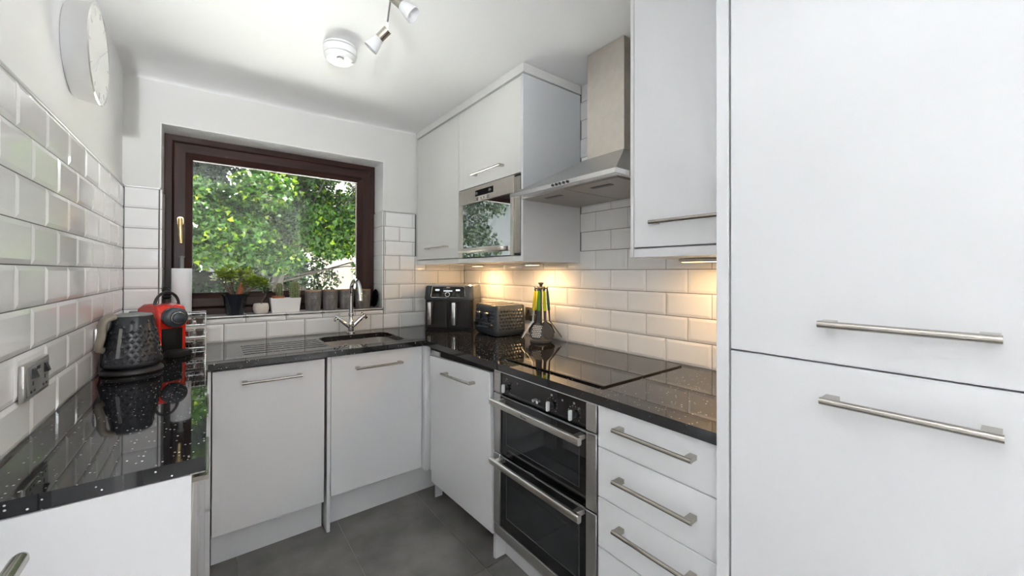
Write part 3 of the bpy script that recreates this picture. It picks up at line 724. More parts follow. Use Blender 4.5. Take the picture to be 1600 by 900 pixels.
for y_, r_ in ((1.872, 0.011), (1.832, 0.006), (1.805, 0.006), (1.765, 0.011)): MB().cyl((UX - 0.002, y_, 1.717), (UX - 0.008, y_, 1.717), r_, n=14).build('button', 'steel_bright', fm_)

# cooker hood
hdY0, hdY1, hdX = 0.8615, 1.4715, 1.118
hood = thing('cooker_hood', 'stainless steel chimney cooker hood over the hob', 'cooker hood', (1.36, 1.165, 1.65))
MB().box(hdX, XR - 0.001, hdY0, hdY1, 1.653, 1.672, 0.001).build('rim', 'steel_bright', hood)
MB().loops([[(hdX + 0.004, hdY0 + 0.003, 1.672), (XR - 0.001, hdY0 + 0.003, 1.672), (XR - 0.001, hdY1 - 0.003, 1.672), (hdX + 0.004, hdY1 - 0.003, 1.672)],
            [(1.395, 1.030, 1.832), (XR - 0.001, 1.030, 1.832), (XR - 0.001, 1.246, 1.832), (1.395, 1.246, 1.832)]]).build('canopy', 'steel', hood, smooth=10)
MB().box(1.399, XR - 0.001, 1.034, 1.242, 1.8325, ZC - 0.004, 0.001).build('chimney', 'steel_warm', hood)
for a, c in ((hdY0 + 0.03, 1.155), (1.160, hdY1 - 0.03)):
    f_ = MB().box(hdX + 0.05, XR - 0.06, a, c, 1.6485, 1.654, 0.001).build('grease_filter', 'steel_dark', hood)
    ym = (a + c) / 2
    MB().box(hdX + 0.11, hdX + 0.135, ym - 0.05, ym + 0.05, 1.6465, 1.650, 0.0008).build('filter_latch', 'black_plastic', f_)
for k in range(5): MB().cyl((hdX + 0.001, 1.178 - k * 0.021, 1.6625), (hdX - 0.004, 1.178 - k * 0.021, 1.6625), 0.0055, n=14).build('button', 'black_plastic', hood)

# hob
hob = thing('hob', 'black glass induction hob set on the worktop beside the oven', 'hob', (1.31, 1.165, WT))
MB().loops([rrect(1.058, 1.568, 0.868, 1.458, 0.006, WT + 0.0005, 3), rrect(1.058, 1.568, 0.868, 1.458, 0.006, WT + 0.005, 3), rrect(1.060, 1.566, 0.870, 1.456, 0.005, WT + 0.0062, 3)], cap0=True).build('glass_top', 'black_glass', hob, smooth=20)

# fridge housing
FX = 0.975
tall = thing('fridge_housing', 'tall white fridge freezer housing filling the right edge', 'cabinet', (1.3, 0.13, 0))
MB().box(FX, XR - 0.002, 0.4235, 0.4525, 0.0, ZC - 0.004, 0.001).build('side_panel', 'lacquer', tall)
MB().box(FX + 0.024, XR - 0.002, -0.175, 0.421, 0.09, ZC - 0.004).build('carcass', 'gap_dark', tall)
MB().box(FX + 0.06, FX + 0.078, -0.175, 0.421, 0.0, 0.088).build('plinth', 'lacquer', tall)
d = MB().box(FX - 0.001, FX + 0.020, -0.175, 0.4190, 1.1245, ZC - 0.008, 0.0015).build('door', 'lacquer', tall)
bar_handle(d, (FX - 0.036, 0.243, 1.204), (FX - 0.036, 0.017, 1.204), (-1, 0, 0), r=0.0068, st=0.036, post=0.018)
d = MB().box(FX - 0.001, FX + 0.020, -0.175, 0.4190, 0.095, 1.1215, 0.0015).build('door', 'lacquer', tall)
bar_handle(d, (FX - 0.036, 0.240, 1.056), (FX - 0.036, 0.016, 1.056), (-1, 0, 0), r=0.0068, st=0.036, post=0.018)
MB().box(FX, XR - 0.002, -0.197, -0.178, 0.0, ZC - 0.004, 0.001).build('side_panel', 'lacquer', tall)

# under-cabinet lights
def under_light(x, y, lab, e, ry):
    t = thing('cabinet_light', lab, 'light', (x, y, UZ0), 0, 'warm lights under the wall cabinets')
    MB().box(x - 0.022, x + 0.022, y - ry, y + ry, UZ0 - 0.013, UZ0 - 0.0005, 0.003).build('housing', 'steel', t)
    MB().box(x - 0.015, x + 0.015, y - ry + 0.01, y + ry - 0.01, UZ0 - 0.0145, UZ0 - 0.0125).build('lens', 'lamp_lens', t)
    ld_ = bpy.data.lights.new('cabinet_lamp', 'AREA'); ld_.shape = 'RECTANGLE'; ld_.size = 0.03; ld_.size_y = 2 * ry - 0.02; ld_.energy = e; ld_.color = (1.0, 0.62, 0.28)
    lo = bpy.data.objects.new('cabinet_lamp', ld_); COL.objects.link(lo); lo.parent = t; lo.location = (0, 0, -0.016)
under_light(1.455, 2.28, 'small warm light under the tall corner wall cabinet', 1.9, 0.05)
under_light(1.455, 1.70, 'small warm light under the microwave cabinet', 1.9, 0.05)
under_light(1.44, 0.66, 'warm strip light under the wall cabinet beside the fridge housing', 1.6, 0.14)

# ---------------------------------------------------------------- ceiling things and clock
sd = thing('smoke_detector', 'round white smoke detector on the ceiling', 'smoke detector', (0.462, 1.878, ZC))
c_ = (0.462, 1.878, ZC)
MB().lathe([(0.060, 0), (0.070, -0.003), (0.072, -0.010), (0.071, -0.013)], c_, 40).build('base', 'white_plastic', sd)
MB().lathe([(0.066, -0.013), (0.066, -0.017)], c_, 40).build('seam', 'grey_plastic', sd)
MB().lathe([(0.071, -0.0165), (0.072, -0.020), (0.069, -0.043), (0.067, -0.045)], c_, 40).build('housing', 'white_plastic', sd)
MB().lathe([(0.064, -0.045), (0.064, -0.048)], c_, 40).build('seam', 'grey_plastic', sd)
MB().lathe([(0.067, -0.048), (0.066, -0.056), (0.056, -0.067), (0.03, -0.071), (0.001, -0.072)], c_, 40).build('cover', 'white_plastic', sd)
bt_ = MB().cyl((0.455, 1.848, ZC - 0.068), (0.455, 1.848, ZC - 0.0745), 0.016, 0.014).build('test_button', 'grey_plastic', sd)
MB().cyl((0.51, 1.858, ZC - 0.060), (0.51, 1.858, ZC - 0.070), 0.006, 0.005, 12).build('indicator', 'grey_plastic', sd)

spt = thing('ceiling_spotlight', 'brushed nickel ceiling spotlight bar with frosted glass shades', 'light', (0.42, 1.02, ZC))
MB().lathe([(0.05, 0), (0.05, -0.012), (0.044, -0.020), (0.008, -0.022)], (0.42, 1.02, ZC), 28).build('ceiling_rose', 'nickel', spt)
MB().cyl((0.42, 1.02, ZC - 0.02), (0.42, 1.02, 2.280), 0.006).tube([(0.335, 0.74, 2.280), (0.42, 1.02, 2.280), (0.489, 1.315, 2.278), (0.503, 1.365, 2.270), (0.521, 1.445, 2.237)], 0.0042, 10).build('rail', 'chrome', spt)
def spot_head(j, a, e):
    j, a, e = Vector(j), Vector(a), Vector(e)
    hdp = MB().cyl(j, a, 0.0165, 0.0165, 24).build('lamp_holder', 'nickel', spt)
    d_ = (e - a).normalized(); prof = [(0.016, -0.002), (0.0185, 0.004), (0.024, 0.025), (0.0285, 0.050), (0.0265, 0.050), (0.022, 0.025), (0.014, 0.003)]
    o_ = d_.orthogonal().normalized(); p_ = d_.cross(o_)
    sh = MB().loops([[a + d_ * z + o_ * (r * math.cos(t * PI / 14)) + p_ * (r * math.sin(t * PI / 14)) for t in range(28)] for r, z in prof], cap0=False, cap1=True)
    so = sh.build('shade', 'frosted', spt, smooth=50)
spot_head((0.524, 1.448, 2.212), (0.500, 1.476, 2.184), (0.477, 1.493, 2.150))
MB().tube([(0.521, 1.445, 2.237), (0.522, 1.447, 2.212)], 0.0055, 10).build('joint', 'white_plastic', spt)
spot_head((0.480, 1.285, 2.228), (0.507, 1.264, 2.197), (0.540, 1.239, 2.160))
MB().tube([(0.481, 1.28, 2.279), (0.480, 1.285, 2.225)], 0.0055, 10).build('joint', 'white_plastic', spt)
spot_head((0.372, 0.86, 2.228), (0.350, 0.84, 2.192), (0.33, 0.82, 2.155))
MB().tube([(0.373, 0.86, 2.279), (0.372, 0.86, 2.225)], 0.0055, 10).build('joint', 'white_plastic', spt)

CY, CZ = 1.822, 2.000
ck = thing('wall_clock', 'round white wall clock with a deep chrome rim above the tiles', 'clock', (wL, CY, CZ))
def ring_x(prof, n=56): return MB().loops([[(x_, CY + r * math.cos(2 * PI * t / n), CZ + r * math.sin(2 * PI * t / n)) for t in range(n)] for r, x_ in prof], cap0=True, cap1=True)
ring_x([(0.138, wL), (0.144, wL + 0.004), (0.153, XL + 0.044), (0.155, XL + 0.050), (0.151, XL + 0.053), (0.147, XL + 0.050)]).build('case', 'steel_bright', ck, smooth=40)
MB().loops([[(x_, CY + r * math.cos(2 * PI * t / 56), CZ + r * math.sin(2 * PI * t / 56)) for t in range(56)] for r, x_ in ((0.1475, XL + 0.0495), (0.1475, XL + 0.0512), (0.146, XL + 0.0512))], cap0=False).build('dial', 'white_plastic', ck)
hm = MB()
for k in range(12):
    t = k * PI / 6; c0 = Vector((XL + 0.0516, CY + 0.128 * math.sin(t), CZ + 0.128 * math.cos(t))); e_ = Vector((0, math.sin(t), math.cos(t))) * 0.010
    hm.tube([c0 - e_, c0 + e_], 0.0013, 6)
hm.build('hour_marks', 'carcass', ck)
for ang, ln, r_ in ((1.0, 0.075, 0.0028), (3.9, 0.105, 0.002)):
    MB().tube([(XL + 0.054, CY, CZ), (XL + 0.054, CY + ln * math.sin(ang), CZ + ln * math.cos(ang))], r_, 6).build('hand', 'carcass', ck)

# ---------------------------------------------------------------- sockets
def socket_left(y0, y1, z0, z1, lab, plug=False):
    t = thing('wall_socket', lab, 'socket', (XL, (y0 + y1) / 2, z0))
    x0 = XL + 0.0005
    MB().box(x0, x0 + 0.010, y0, y1, z0, z1, 0.003, 2).build('plate', 'steel', t)
    MB().box(x0 + 0.0085, x0 + 0.0115, y0 + 0.012, y1 - 0.008, z0 + 0.008, z1 - 0.008, 0.001).build('insert', 'grey_plastic', t)
    ym = (y0 + y1) / 2; zm = (z0 + z1) / 2; xf_ = x0 + 0.0115
    for c in (y0 + 0.048, y1 - 0.040):
        MB().add([(xf_, c - 0.008, zm + 0.028), (xf_, c + 0.008, zm + 0.028), (xf_ + 0.003, c - 0.008, zm + 0.026), (xf_ + 0.003, c + 0.008, zm + 0.026), (xf_ + 0.009, c - 0.008, zm + 0.006), (xf_ + 0.009, c + 0.008, zm + 0.006), (xf_, c - 0.008, zm + 0.004), (xf_, c + 0.008, zm + 0.004)],
                 [(0, 2, 3, 1), (2, 4, 5, 3), (4, 6, 7, 5), (0, 6, 4, 2), (1, 3, 5, 7)]).build('switch', 'black_plastic', t, smooth=0)
        ho = MB().box(xf_ - 0.001, xf_ + 0.0005, c - 0.003, c + 0.003, zm - 0.012, zm - 0.002)
        for q in (-0.011, 0.011): ho.box(xf_ - 0.001, xf_ + 0.0005, c + q - 0.004, c + q + 0.004, zm - 0.028, zm - 0.023)
        ho.build('pin_holes', 'gap_dark', t, smooth=0)
    MB().box(xf_ - 0.001, xf_ + 0.0006, ym - 0.014, ym + 0.010, zm + 0.020, zm + 0.028).build('charging_port', 'gap_dark', t, smooth=0)
    return t
socket_left(1.365, 1.537, 1.006, 1.090, 'brushed steel double wall socket on the left tiles')
s2 = socket_left(2.085, 2.245, 1.008, 1.090, 'wall socket half hidden behind the kettle')
plug = MB().box(XL + 0.0135, XL + 0.045, 2.104, 2.150, 1.015, 1.060, 0.006, 2).build('plug', 'black_plastic'); tag(plug, 'black plug in the socket behind the kettle', 'plug')
t = thing('wall_socket', 'dark wall socket on the right tiles between toaster and utensils', 'socket', (XR, 1.86, 1.0))
MB().box(XR - 0.011, XR - 0.0005, 1.795, 1.935, 1.000, 1.084, 0.003, 2).build('plate', 'steel', t)
for y_ in (1.83, 1.90): MB().box(XR - 0.015, XR - 0.0105, y_ - 0.008, y_ + 0.008, 1.045, 1.068, 0.001).build('switch', 'black_plastic', t)
plug = MB().box(XR - 0.050, XR - 0.0155, 1.800, 1.850, 1.004, 1.042, 0.006, 2).build('plug', 'black_plastic'); tag(plug, 'black plug in the socket behind the toaster', 'plug')

# ---------------------------------------------------------------- kettle
KX, KY = -0.238, 2.125
ket = thing('kettle', 'black embossed cordless kettle with a taupe handle on the left worktop', 'kettle', (KX, KY, WT))
MB().lathe([(0.088, 0.001), (0.092, 0.006), (0.091, 0.014), (0.084, 0.021), (0.070, 0.024)], (0, 0, 0), 48).build('power_base', 'black_plastic', ket, world=False)
kp = [(0.082, 0.026), (0.089, 0.034), (0.0895, 0.045), (0.084, 0.075), (0.075, 0.13), (0.066, 0.18), (0.0605, 0.212), (0.0585, 0.220)]
MB().lathe(kp, (0, 0, 0), 56).build('body', 'charcoal_gloss', ket, world=False, smooth=60)
MB().lathe([(0.0585, 0.2205), (0.055, 0.227), (0.030, 0.231), (0.001, 0.232)], (0, 0, 0), 40).build('lid', 'grey_plastic', ket, world=False)
MB().lathe([(0.012, 0.231), (0.012, 0.237), (0.006, 0.239)], (0, 0, 0), 16).build('lid_knob', 'grey_plastic', ket, world=False)
def rad_at(z):
    for (r0_, z0_), (r1_, z1_) in zip(kp, kp[1:]):
        if z0_ <= z <= z1_: return r0_ + (r1_ - r0_) * (z - z0_) / (z1_ - z0_)
    return kp[-1][0]
dm_ = MB()
for row in range(9):
    z = 0.053 + row * 0.0182
    for k in range(17):
        t = -2.05 + (k + 0.5 * (row % 2)) * 0.25
        if t > 1.95: continue
        if row > 6 and (k + row) % 3: continue
        R_ = rad_at(z); a_ = 0.0088 / R_
        P_ = lambda tt, zz, rr: (rr * math.cos(tt), rr * math.sin(tt), zz)
        dm_.add([P_(t - a_, z, rad_at(z) + .0002), P_(t, z - 0.0088, rad_at(z - .0088) + .0002), P_(t + a_, z, rad_at(z) + .0002), P_(t, z + 0.0088, rad_at(z + .0088) + .0002), P_(t, z, R_ + 0.0032)],
               [(0, 1, 4), (1, 2, 4), (2, 3, 4), (3, 0, 4)])
ha = math.radians(205)     # direction of the handle
dm_.xf(Matrix.Rotation(math.radians(-25), 4, 'Z'))
dd = dm_.build('embossed_diamonds', 'charcoal_gloss', ket, world=False, smooth=0); dd['kind'] = 'stuff'
hdv = Vector((math.cos(ha), math.sin(ha), 0)); sdv = Vector((-math.sin(ha), math.cos(ha), 0))
sec = [(0.040, 0.214, 0.024), (0.062, 0.219, 0.026), (0.080, 0.210, 0.026), (0.088, 0.190, 0.025), (0.088, 0.165, 0.024), (0.091, 0.140, 0.023), (0.097, 0.116, 0.022), (0.095, 0.102, 0.018), (0.082, 0.098, 0.012)]
lsx = []
for i, (r_, z_, w_) in enumerate(sec):
    a = Vector((sec[max(i - 1, 0)][0], sec[max(i - 1, 0)][1])); c = Vector((sec[min(i + 1, len(sec) - 1)][0], sec[min(i + 1, len(sec) - 1)][1])); tg = (c - a).normalized(); nn = Vector((tg.y, -tg.x))
    ring = []
    for k in range(12):
        an = 2 * PI * k / 12; o_ = nn * (0.0125 * math.cos(an)); ring.append(hdv * (r_ + o_.x) + Vector((0, 0, z_ + o_.y)) + sdv * (w_ * math.sin(an)))
    lsx.append(ring)
MB().loops(lsx, cap0=True).build('handle', 'taupe', ket, world=False, smooth=60)
gt = math.radians(248)
gs = []
for z in (0.070, 0.10, 0.13, 0.16, 0.178):
    gs.append([(rr * math.cos(gt + a), rr * math.sin(gt + a), z) for a, rr in ((-0.075, rad_at(z)), (-0.06, rad_at(z) + 0.003), (0.06, rad_at(z) + 0.003), (0.075, rad_at(z)))])
MB().loops(gs, cap0=True).build('water_gauge', 'grey_plastic', ket, world=False)
MB().box(-0.013, 0.013, -0.004, 0.004, -0.005, 0.006, 0.002).xf(Matrix.Rotation(math.radians(233) - PI / 2, 4, 'Z') @ Matrix.Translation((0, 0.089, 0.05)) if False else Matrix.Translation((0.090 * math.cos(math.radians(228)), 0.090 * math.sin(math.radians(228)), 0.040)) @ Matrix.Rotation(math.radians(228) + PI / 2, 4, 'Z')).build('switch', 'black_plastic', ket, world=False)
MB().tube([(-0.083, -0.040, 0.008), (-0.088, -0.035, 0.030), (-0.084, -0.020, 0.075), (-0.080, 0.0, 0.118)], 0.0035, 8).build('power_cord', 'rubber', ket, world=False)

# ---------------------------------------------------------------- coffee machine
cof = thing('coffee_machine', 'small red capsule coffee machine behind the kettle', 'coffee machine', (-0.128, 2.425, WT), math.radians(24))
# own frame: front faces -y, x across
body = MB()
side = [(0.0, 0.0), (0.0, 0.13), (-0.005, 0.155), (0.0, 0.205), (0.02, 0.228), (0.07, 0.240), (0.15, 0.238), (0.21, 0.222), (0.235, 0.19), (0.24, 0.0)]
body.prism([(a + 0.03, c) for a, c in side], lambda u, v_, t: (t, u, v_), -0.056, 0.056)
bo = body.build('body', 'red_gloss', cof, world=False, smooth=25)
bv = bo.modifiers.new('soft', 'BEVEL'); bv.width = 0.010; bv.segments = 3; bv.limit_method = 'ANGLE'; bv.angle_limit = 0.6
MB().box(-0.040, 0.040, 0.026, 0.05, 0.006, 0.125, 0.004, 2).build('front_recess', 'matt_black', cof, world=False)
MB().loops([[(x_, y_, z_) for x_, y_, _ in rrect(-0.05, 0.05, -0.075, 0.02, 0.045, 0)] for z_ in (0.002, 0.020)] + [rrect(-0.046, 0.046, -0.071, 0.018, 0.042, 0.026)], cap0=True).build('drip_tray', 'matt_black', cof, world=False, smooth=40)
hp = lambda r, y_: [(r * math.cos(2 * PI * t / 32), y_, 0.178 + r * math.sin(2 * PI * t / 32)) for t in range(32)]
MB().loops([hp(0.044, 0.04), hp(0.046, 0.015), hp(0.046, -0.012), hp(0.040, -0.020), hp(0.026, -0.021), hp(0.025, -0.040), hp(0.020, -0.045)], cap0=True).build('brew_head', 'slate_gloss', cof, world=False, smooth=50)
MB().loops([hp(0.0275, -0.028), hp(0.0275, -0.034), hp(0.0265, -0.036), hp(0.0255, -0.036)], cap0=True).build('brew_ring', 'steel_bright', cof, world=False, smooth=50)
lv = [(-0.046, 0.085, 0.200)]
for k in range(13):
    t = PI - PI * k / 12; lv.append((0.046 * math.cos(t), 0.085, 0.232 + 0.062 * math.sin(t)))
lv.append((0.046, 0.085, 0.200))
MB().tube(lv, 0.0062, 12).build('lever', 'black_plastic', cof, world=False, smooth=60)
MB().box(-0.045, 0.045, 0.262, 0.275, 0.02, 0.20, 0.005, 2).build('water_tank', 'black_plastic', cof, world=False)

# wire capsule rack
rk_ = thing('capsule_rack', 'small wire rack holding foil capsules beside the coffee machine', 'rack', (-0.050, 2.575, WT))
wr = MB(); X0, X1, Y0, Y1 = -0.105, -0.016, 2.530, 2.640
for x_ in (X0, X1):
    for y_ in (Y0, Y1): wr.tube([(x_, y_, WT + 0.0025), (x_, y_, WT + 0.185)], 0.0022, 6)
for z_ in (0.010, 0.065, 0.125, 0.183):
    wr.tube([(X0, Y0, WT + z_), (X1, Y0, WT + z_), (X1, Y1, WT + z_), (X0, Y1, WT + z_), (X0, Y0, WT + z_)], 0.002, 6)
    for k in range(1, 4): wr.tube([(X0 + (X1 - X0) * k / 4, Y0, WT + z_), (X0 + (X1 - X0) * k / 4, Y1, WT + z_)], 0.0014, 6)
wr.tube([(X0, Y0, WT + 0.06), (X1, Y0, WT + 0.012)], 0.0018, 6)
wr.build('wire_frame', 'chrome', rk_, smooth=60)
k = 0
for z_ in (0.0265, 0.0815, 0.1415):
    for x_ in (-0.082, -0.040):
        for y_ in (2.557, 2.612):
            cp_ = MB().lathe([(0.011, 0.0), (0.013, 0.002), (0.0165, 0.024), (0.0195, 0.026), (0.0195, 0.0275), (0.001, 0.0285)], (0, 0, 0), 18)
            o_ = cp_.xf(Matrix.Translation((x_, y_, WT + z_ - 0.0135))).build('coffee_capsule', ('foil', 'beans')[k % 2], smooth=50)
            lev = {0.0265: 'bottom', 0.0815: 'middle', 0.1415: 'top'}[z_]
            tag(o_, '%s coffee capsule at the %s of the %s rack shelf' % (('silver', 'brown')[k % 2], 'front' if y_ < 2.6 else 'back', lev), 'capsule', 'coffee capsules in the wire rack'); k += 1 if y_ > 2.6 else 0

# ---------------------------------------------------------------- window sill things
SZ = sill_z + TT + 0.0005
pr_ = thing('paper_towel', 'white kitchen paper roll on an upright holder on the sill', 'paper roll', (-0.122, 2.800, SZ))
MB().lathe([(0.046, 0.0), (0.048, 0.003), (0.046, 0.008)], (0, 0, 0), 32).build('holder_base', 'steel', pr_, world=False)
MB().lathe([(0.012, 0.010), (0.0425, 0.010), (0.0435, 0.012), (0.0435, 0.264), (0.0425, 0.266), (0.014, 0.266)], (0, 0, 0), 40).build('roll', 'paper', pr_, world=False)
MB().lathe([(0.009, 0.0), (0.009, 0.325), (0.013, 0.326), (0.013, 0.332), (0.004, 0.334)], (0, 0, 0), 20).build('rod', 'grey_plastic', pr_, world=False)
jr = thing('dark_jar', 'dark grinder with a round knob on the sill behind the coffee machine', 'grinder', (-0.183, 2.760, SZ))
MB().lathe([(0.020, 0), (0.022, 0.01), (0.019, 0.08), (0.021, 0.105)], (0, 0, 0), 24).build('body', 'black_plastic', jr, world=False)
MB().lathe([(0.012, 0.105), (0.022, 0.112), (0.023, 0.118), (0.010, 0.124)], (0, 0, 0), 24).build('collar', 'charcoal_gloss', jr, world=False)
MB().ball((0, 0, 0.143), (0.019, 0.019, 0.021)).build('knob', 'charcoal_gloss', jr, world=False)

# jade plant
jx, jy = 0.117, 2.785
jp = thing('jade_plant', 'bushy jade plant in a dark navy pot on the window sill', 'potted plant', (jx, jy, SZ))
MB().lathe([(0.040, 0), (0.043, 0.003), (0.060, 0.108), (0.066, 0.109), (0.068, 0.120), (0.063, 0.121), (0.056, 0.110)], (0, 0, 0), 40, cap1=False).build('pot', 'pot_navy', jp, world=False)
MB().lathe([(0.056, 0.105), (0.03, 0.109), (0.001, 0.110)], (0, 0, 0), 24).build('soil', 'soil', jp, world=False)
MB().tube([(0.020, -0.010, 0.105), (0.024, -0.012, 0.145), (0.036, -0.014, 0.182)], [0.016, 0.015, 0.014], 14).build('stump', 'bark_red', jp, world=False, label='reddish brown thick stump')
rng = random.Random(3)
lf = MB(); br = MB()
tips = [(-0.075, 0.0, 0.215), (-0.055, -0.03, 0.235), (-0.03, 0.01, 0.245), (-0.005, -0.02, 0.225), (0.03, 0.02, 0.235), (0.055, -0.01, 0.235), (0.075, 0.015, 0.205), (0.10, -0.01, 0.19), (0.125, 0.0, 0.18), (-0.02, 0.03, 0.20), (0.065, -0.03, 0.18), (0.145, 0.005, 0.172)]
for t_ in tips:
    b0_ = (rng.uniform(-0.015, 0.012), rng.uniform(-0.012, 0.012), 0.105); mid = (b0_[0] * .5 + t_[0] * .5 + rng.uniform(-.008, .008), t_[1] * .5, 0.105 + (t_[2] - 0.105) * 0.45)
    br.tube([b0_, mid, t_], [0.0055, 0.0042, 0.0022], 7)
    for k in range(60):
        a = rng.uniform(0, 2 * PI); e = rng.uniform(-0.5, 1.2); ln = rng.uniform(0.017, 0.028); rr = rng.uniform(0.002, 0.030)
        d_ = Vector((math.cos(a) * math.cos(e), math.sin(a) * math.cos(e), math.sin(e)))
        p_ = Vector(t_) + d_ * rr + Vector((0, 0, rng.uniform(-0.010, 0.008)))
        s_ = d_.cross(Vector((0, 0, 1))); s_ = s_.normalized() if s_.length > .01 else Vector((1, 0, 0)); n_ = s_.cross(d_)
        wd = ln * 0.42
        lf.add([p_, p_ + d_ * ln * .55 + s_ * wd, p_ + d_ * ln, p_ + d_ * ln * .55 - s_ * wd, p_ + d_ * ln * .55 + n_ * wd * .5, p_ + d_ * ln * .55 - n_ * wd * .5],
               [(0, 1, 4), (1, 2, 4), (2, 3, 4), (3, 0, 4), (1, 0, 5), (2, 1, 5), (3, 2, 5), (0, 3, 5)])
br.build('branches', 'stem_brown', jp, world=False, smooth=60)
lo_ = lf.build('leaves', 'jade_leaf', jp, world=False, smooth=60); lo_['kind'] = 'stuff'

# little pot with a round pad
wp = thing('potted_cactus', 'small rounded cream pot with one dark pad on a bent stem', 'potted plant', (0.243, 2.775, SZ))
MB().lathe([(0.026, 0), (0.036, 0.006), (0.041, 0.026), (0.041, 0.044), (0.037, 0.058), (0.034, 0.060), (0.032, 0.054)], (0, 0, 0), 32, cap1=False).build('pot', 'ceramic_cream', wp, world=False, smooth=60)
MB().lathe([(0.033, 0.052), (0.001, 0.055)], (0, 0, 0), 20).build('soil', 'soil', wp, world=False)
MB().tube([(0, 0, 0.052), (0.006, 0, 0.078), (0.020, 0, 0.100), (0.026, 0, 0.122)], [0.004, 0.0035, 0.0032, 0.003], 8).build('stem', 'stem_brown', wp, world=False)
MB().ball((0.026, 0, 0.140), (0.016, 0.010, 0.021)).build('pad', 'cactus_dark', wp, world=False)
# planter trough
tr_ = thing('planter_trough', 'white rectangular ceramic planter trough on the sill', 'planter', (0.371, 2.785, SZ))
MB().loops([rrect(-0.074, 0.074, -0.032, 0.032, 0.006, 0, 3), rrect(-0.083, 0.083, -0.037, 0.037, 0.006, 0.088, 3), rrect(-0.079, 0.079, -0.033, 0.033, 0.005, 0.088, 3), rrect(-0.076, 0.076, -0.031, 0.031, 0.005, 0.068, 3)], cap0=True).build('trough', 'ceramic_white', tr_, world=False, smooth=20)
def ribbed(cx, cy, z0, h, r, ribs, name, par, mt='cactus'):
    prof = [(0.80, 0), (0.98, 0.2), (1.0, 0.5), (0.97, 0.75), (0.80, 0.91), (0.45, 0.985), (0.05, 1.0)]
    n = ribs * 4; lsr = []
    for q, zz in prof: lsr.append([(cx + r * q * (1 + 0.10 * math.cos(2 * PI * t * ribs / n)) * math.cos(2 * PI * t / n), cy + r * q * (1 + 0.10 * math.cos(2 * PI * t * ribs / n)) * math.sin(2 * PI * t / n), z0 + h * zz) for t in range(n)])
    o_ = MB().loops(lsr, cap0=True).build(name, mt, par, world=False, smooth=70)
    sp_ = MB()
    for k in range(ribs):
        t = 2 * PI * k / ribs
        for j in range(9):
            zz = 0.08 + j * 0.105; q = np.interp(zz, [p[1] for p in prof], [p[0] for p in prof]) * r * 1.1
            c0 = Vector((cx + q * math.cos(t), cy + q * math.sin(t), z0 + h * zz))
            for m_ in range(4):
                a = t + rng.uniform(-0.9, 0.9); e = rng.uniform(-0.6, 0.9); tp = c0 + Vector((math.cos(a) * math.cos(e), math.sin(a) * math.cos(e), math.sin(e))) * 0.0065
                sp_.add([c0 + Vector((0, 0, .0005)), c0 - Vector((0, 0, .0005)), tp], [(0, 1, 2)])
    so_ = sp_.build('spines', 'spine', o_, world=False, smooth=0); so_['kind'] = 'stuff'
c1 = thing('potted_cactus', 'knobbly pale cactus in a terracotta pot standing in the white trough', 'potted plant', (0.333, 2.785, SZ + 0.070))
MB().lathe([(0.022, 0), (0.031, 0.018), (0.0305, 0.022), (0.034, 0.022), (0.034, 0.032), (0.030, 0.032), (0.028, 0.026)], (0, 0, 0), 28, cap1=False).build('pot', 'terracotta', c1, world=False)
MB().lathe([(0.029, 0.025), (0.001, 0.028)], (0, 0, 0), 20).build('soil', 'soil', c1, world=False)
ribbed(0.007, 0, 0.024, 0.086, 0.0165, 9, 'stem', c1)
ribbed(-0.016, -0.004, 0.055, 0.024, 0.011, 7, 'side_shoot', c1)
c2 = thing('potted_cactus', 'upright green ribbed cactus at the right end of the white trough', 'potted plant', (0.423, 2.785, SZ + 0.070))
MB().lathe([(0.020, 0), (0.026, 0.016), (0.024, 0.016)], (0, 0, 0), 24, cap1=True).build('pot', 'black_plastic', c2, world=False)
ribbed(0, 0, 0.015, 0.106, 0.0265, 13, 'stem', c2)

# grey stoneware pots
pots = [(0.530, 0.049, 'grey stoneware pot beside the white cactus trough'), (0.633, 0.048, 'second grey stoneware pot from the cactus trough'),
        (0.733, 0.047, 'grey stoneware pot directly behind the tap spout'), (0.842, 0.054, 'rightmost grey stoneware pot, in the window corner')]
for x_, r_, lab in pots:
    t = thing('stoneware_pot', lab, 'pot', (x_, 2.795, SZ), 0, 'grey stoneware pots on the sill')
    MB().lathe([(r_ * .80, 0), (r_ * .88, 0.004), (r_ * .97, 0.05), (r_, 0.10), (r_ * 1.0, 0.122), (r_ * .93, 0.122), (r_ * .90, 0.11), (r_ * .85, 0.02), (0.001, 0.015)], (0, 0, 0), 40, cap1=False).build('body', 'stoneware', t, world=False, smooth=60)
    MB().lathe([(r_ * 1.005, 0.121), (r_ * 1.01, 0.126), (r_ * .97, 0.129), (r_ * .91, 0.126), (r_ * .92, 0.121)], (0, 0, 0), 40, cap0=False, cap1=False).build('rim', 'tan_rim', t, world=False, smooth=60)
    mk = MB(); aim = math.atan2(-2.795, -x_)
    for i in range(-3, 4):
        for zz, hh_ in ((0.090, 0.004), (0.080, 0.0025 if i % 2 else 0.006)):
            if (i + int(zz * 1000)) % 3 == 0: continue
            a = aim + i * 0.14; R_ = r_ * 0.995
            mk.add([(R_ * math.cos(a - .03) * 1.01, R_ * math.sin(a - .03) * 1.01, zz), (R_ * math.cos(a + .03) * 1.01, R_ * math.sin(a + .03) * 1.01, zz), (R_ * math.cos(a + .03) * 1.01, R_ * math.sin(a + .03) * 1.01, zz + hh_ * .5), (R_ * math.cos(a - .03) * 1.01, R_ * math.sin(a - .03) * 1.01, zz + hh_ * .5)], [(0, 1, 2, 3)])
    mk.build('stamped_marks', 'white_print', t, world=False, smooth=0)
dk = thing('dark_dish', 'dark round dish leaning on the right window reveal', 'dish', (0.930, 2.790, SZ))
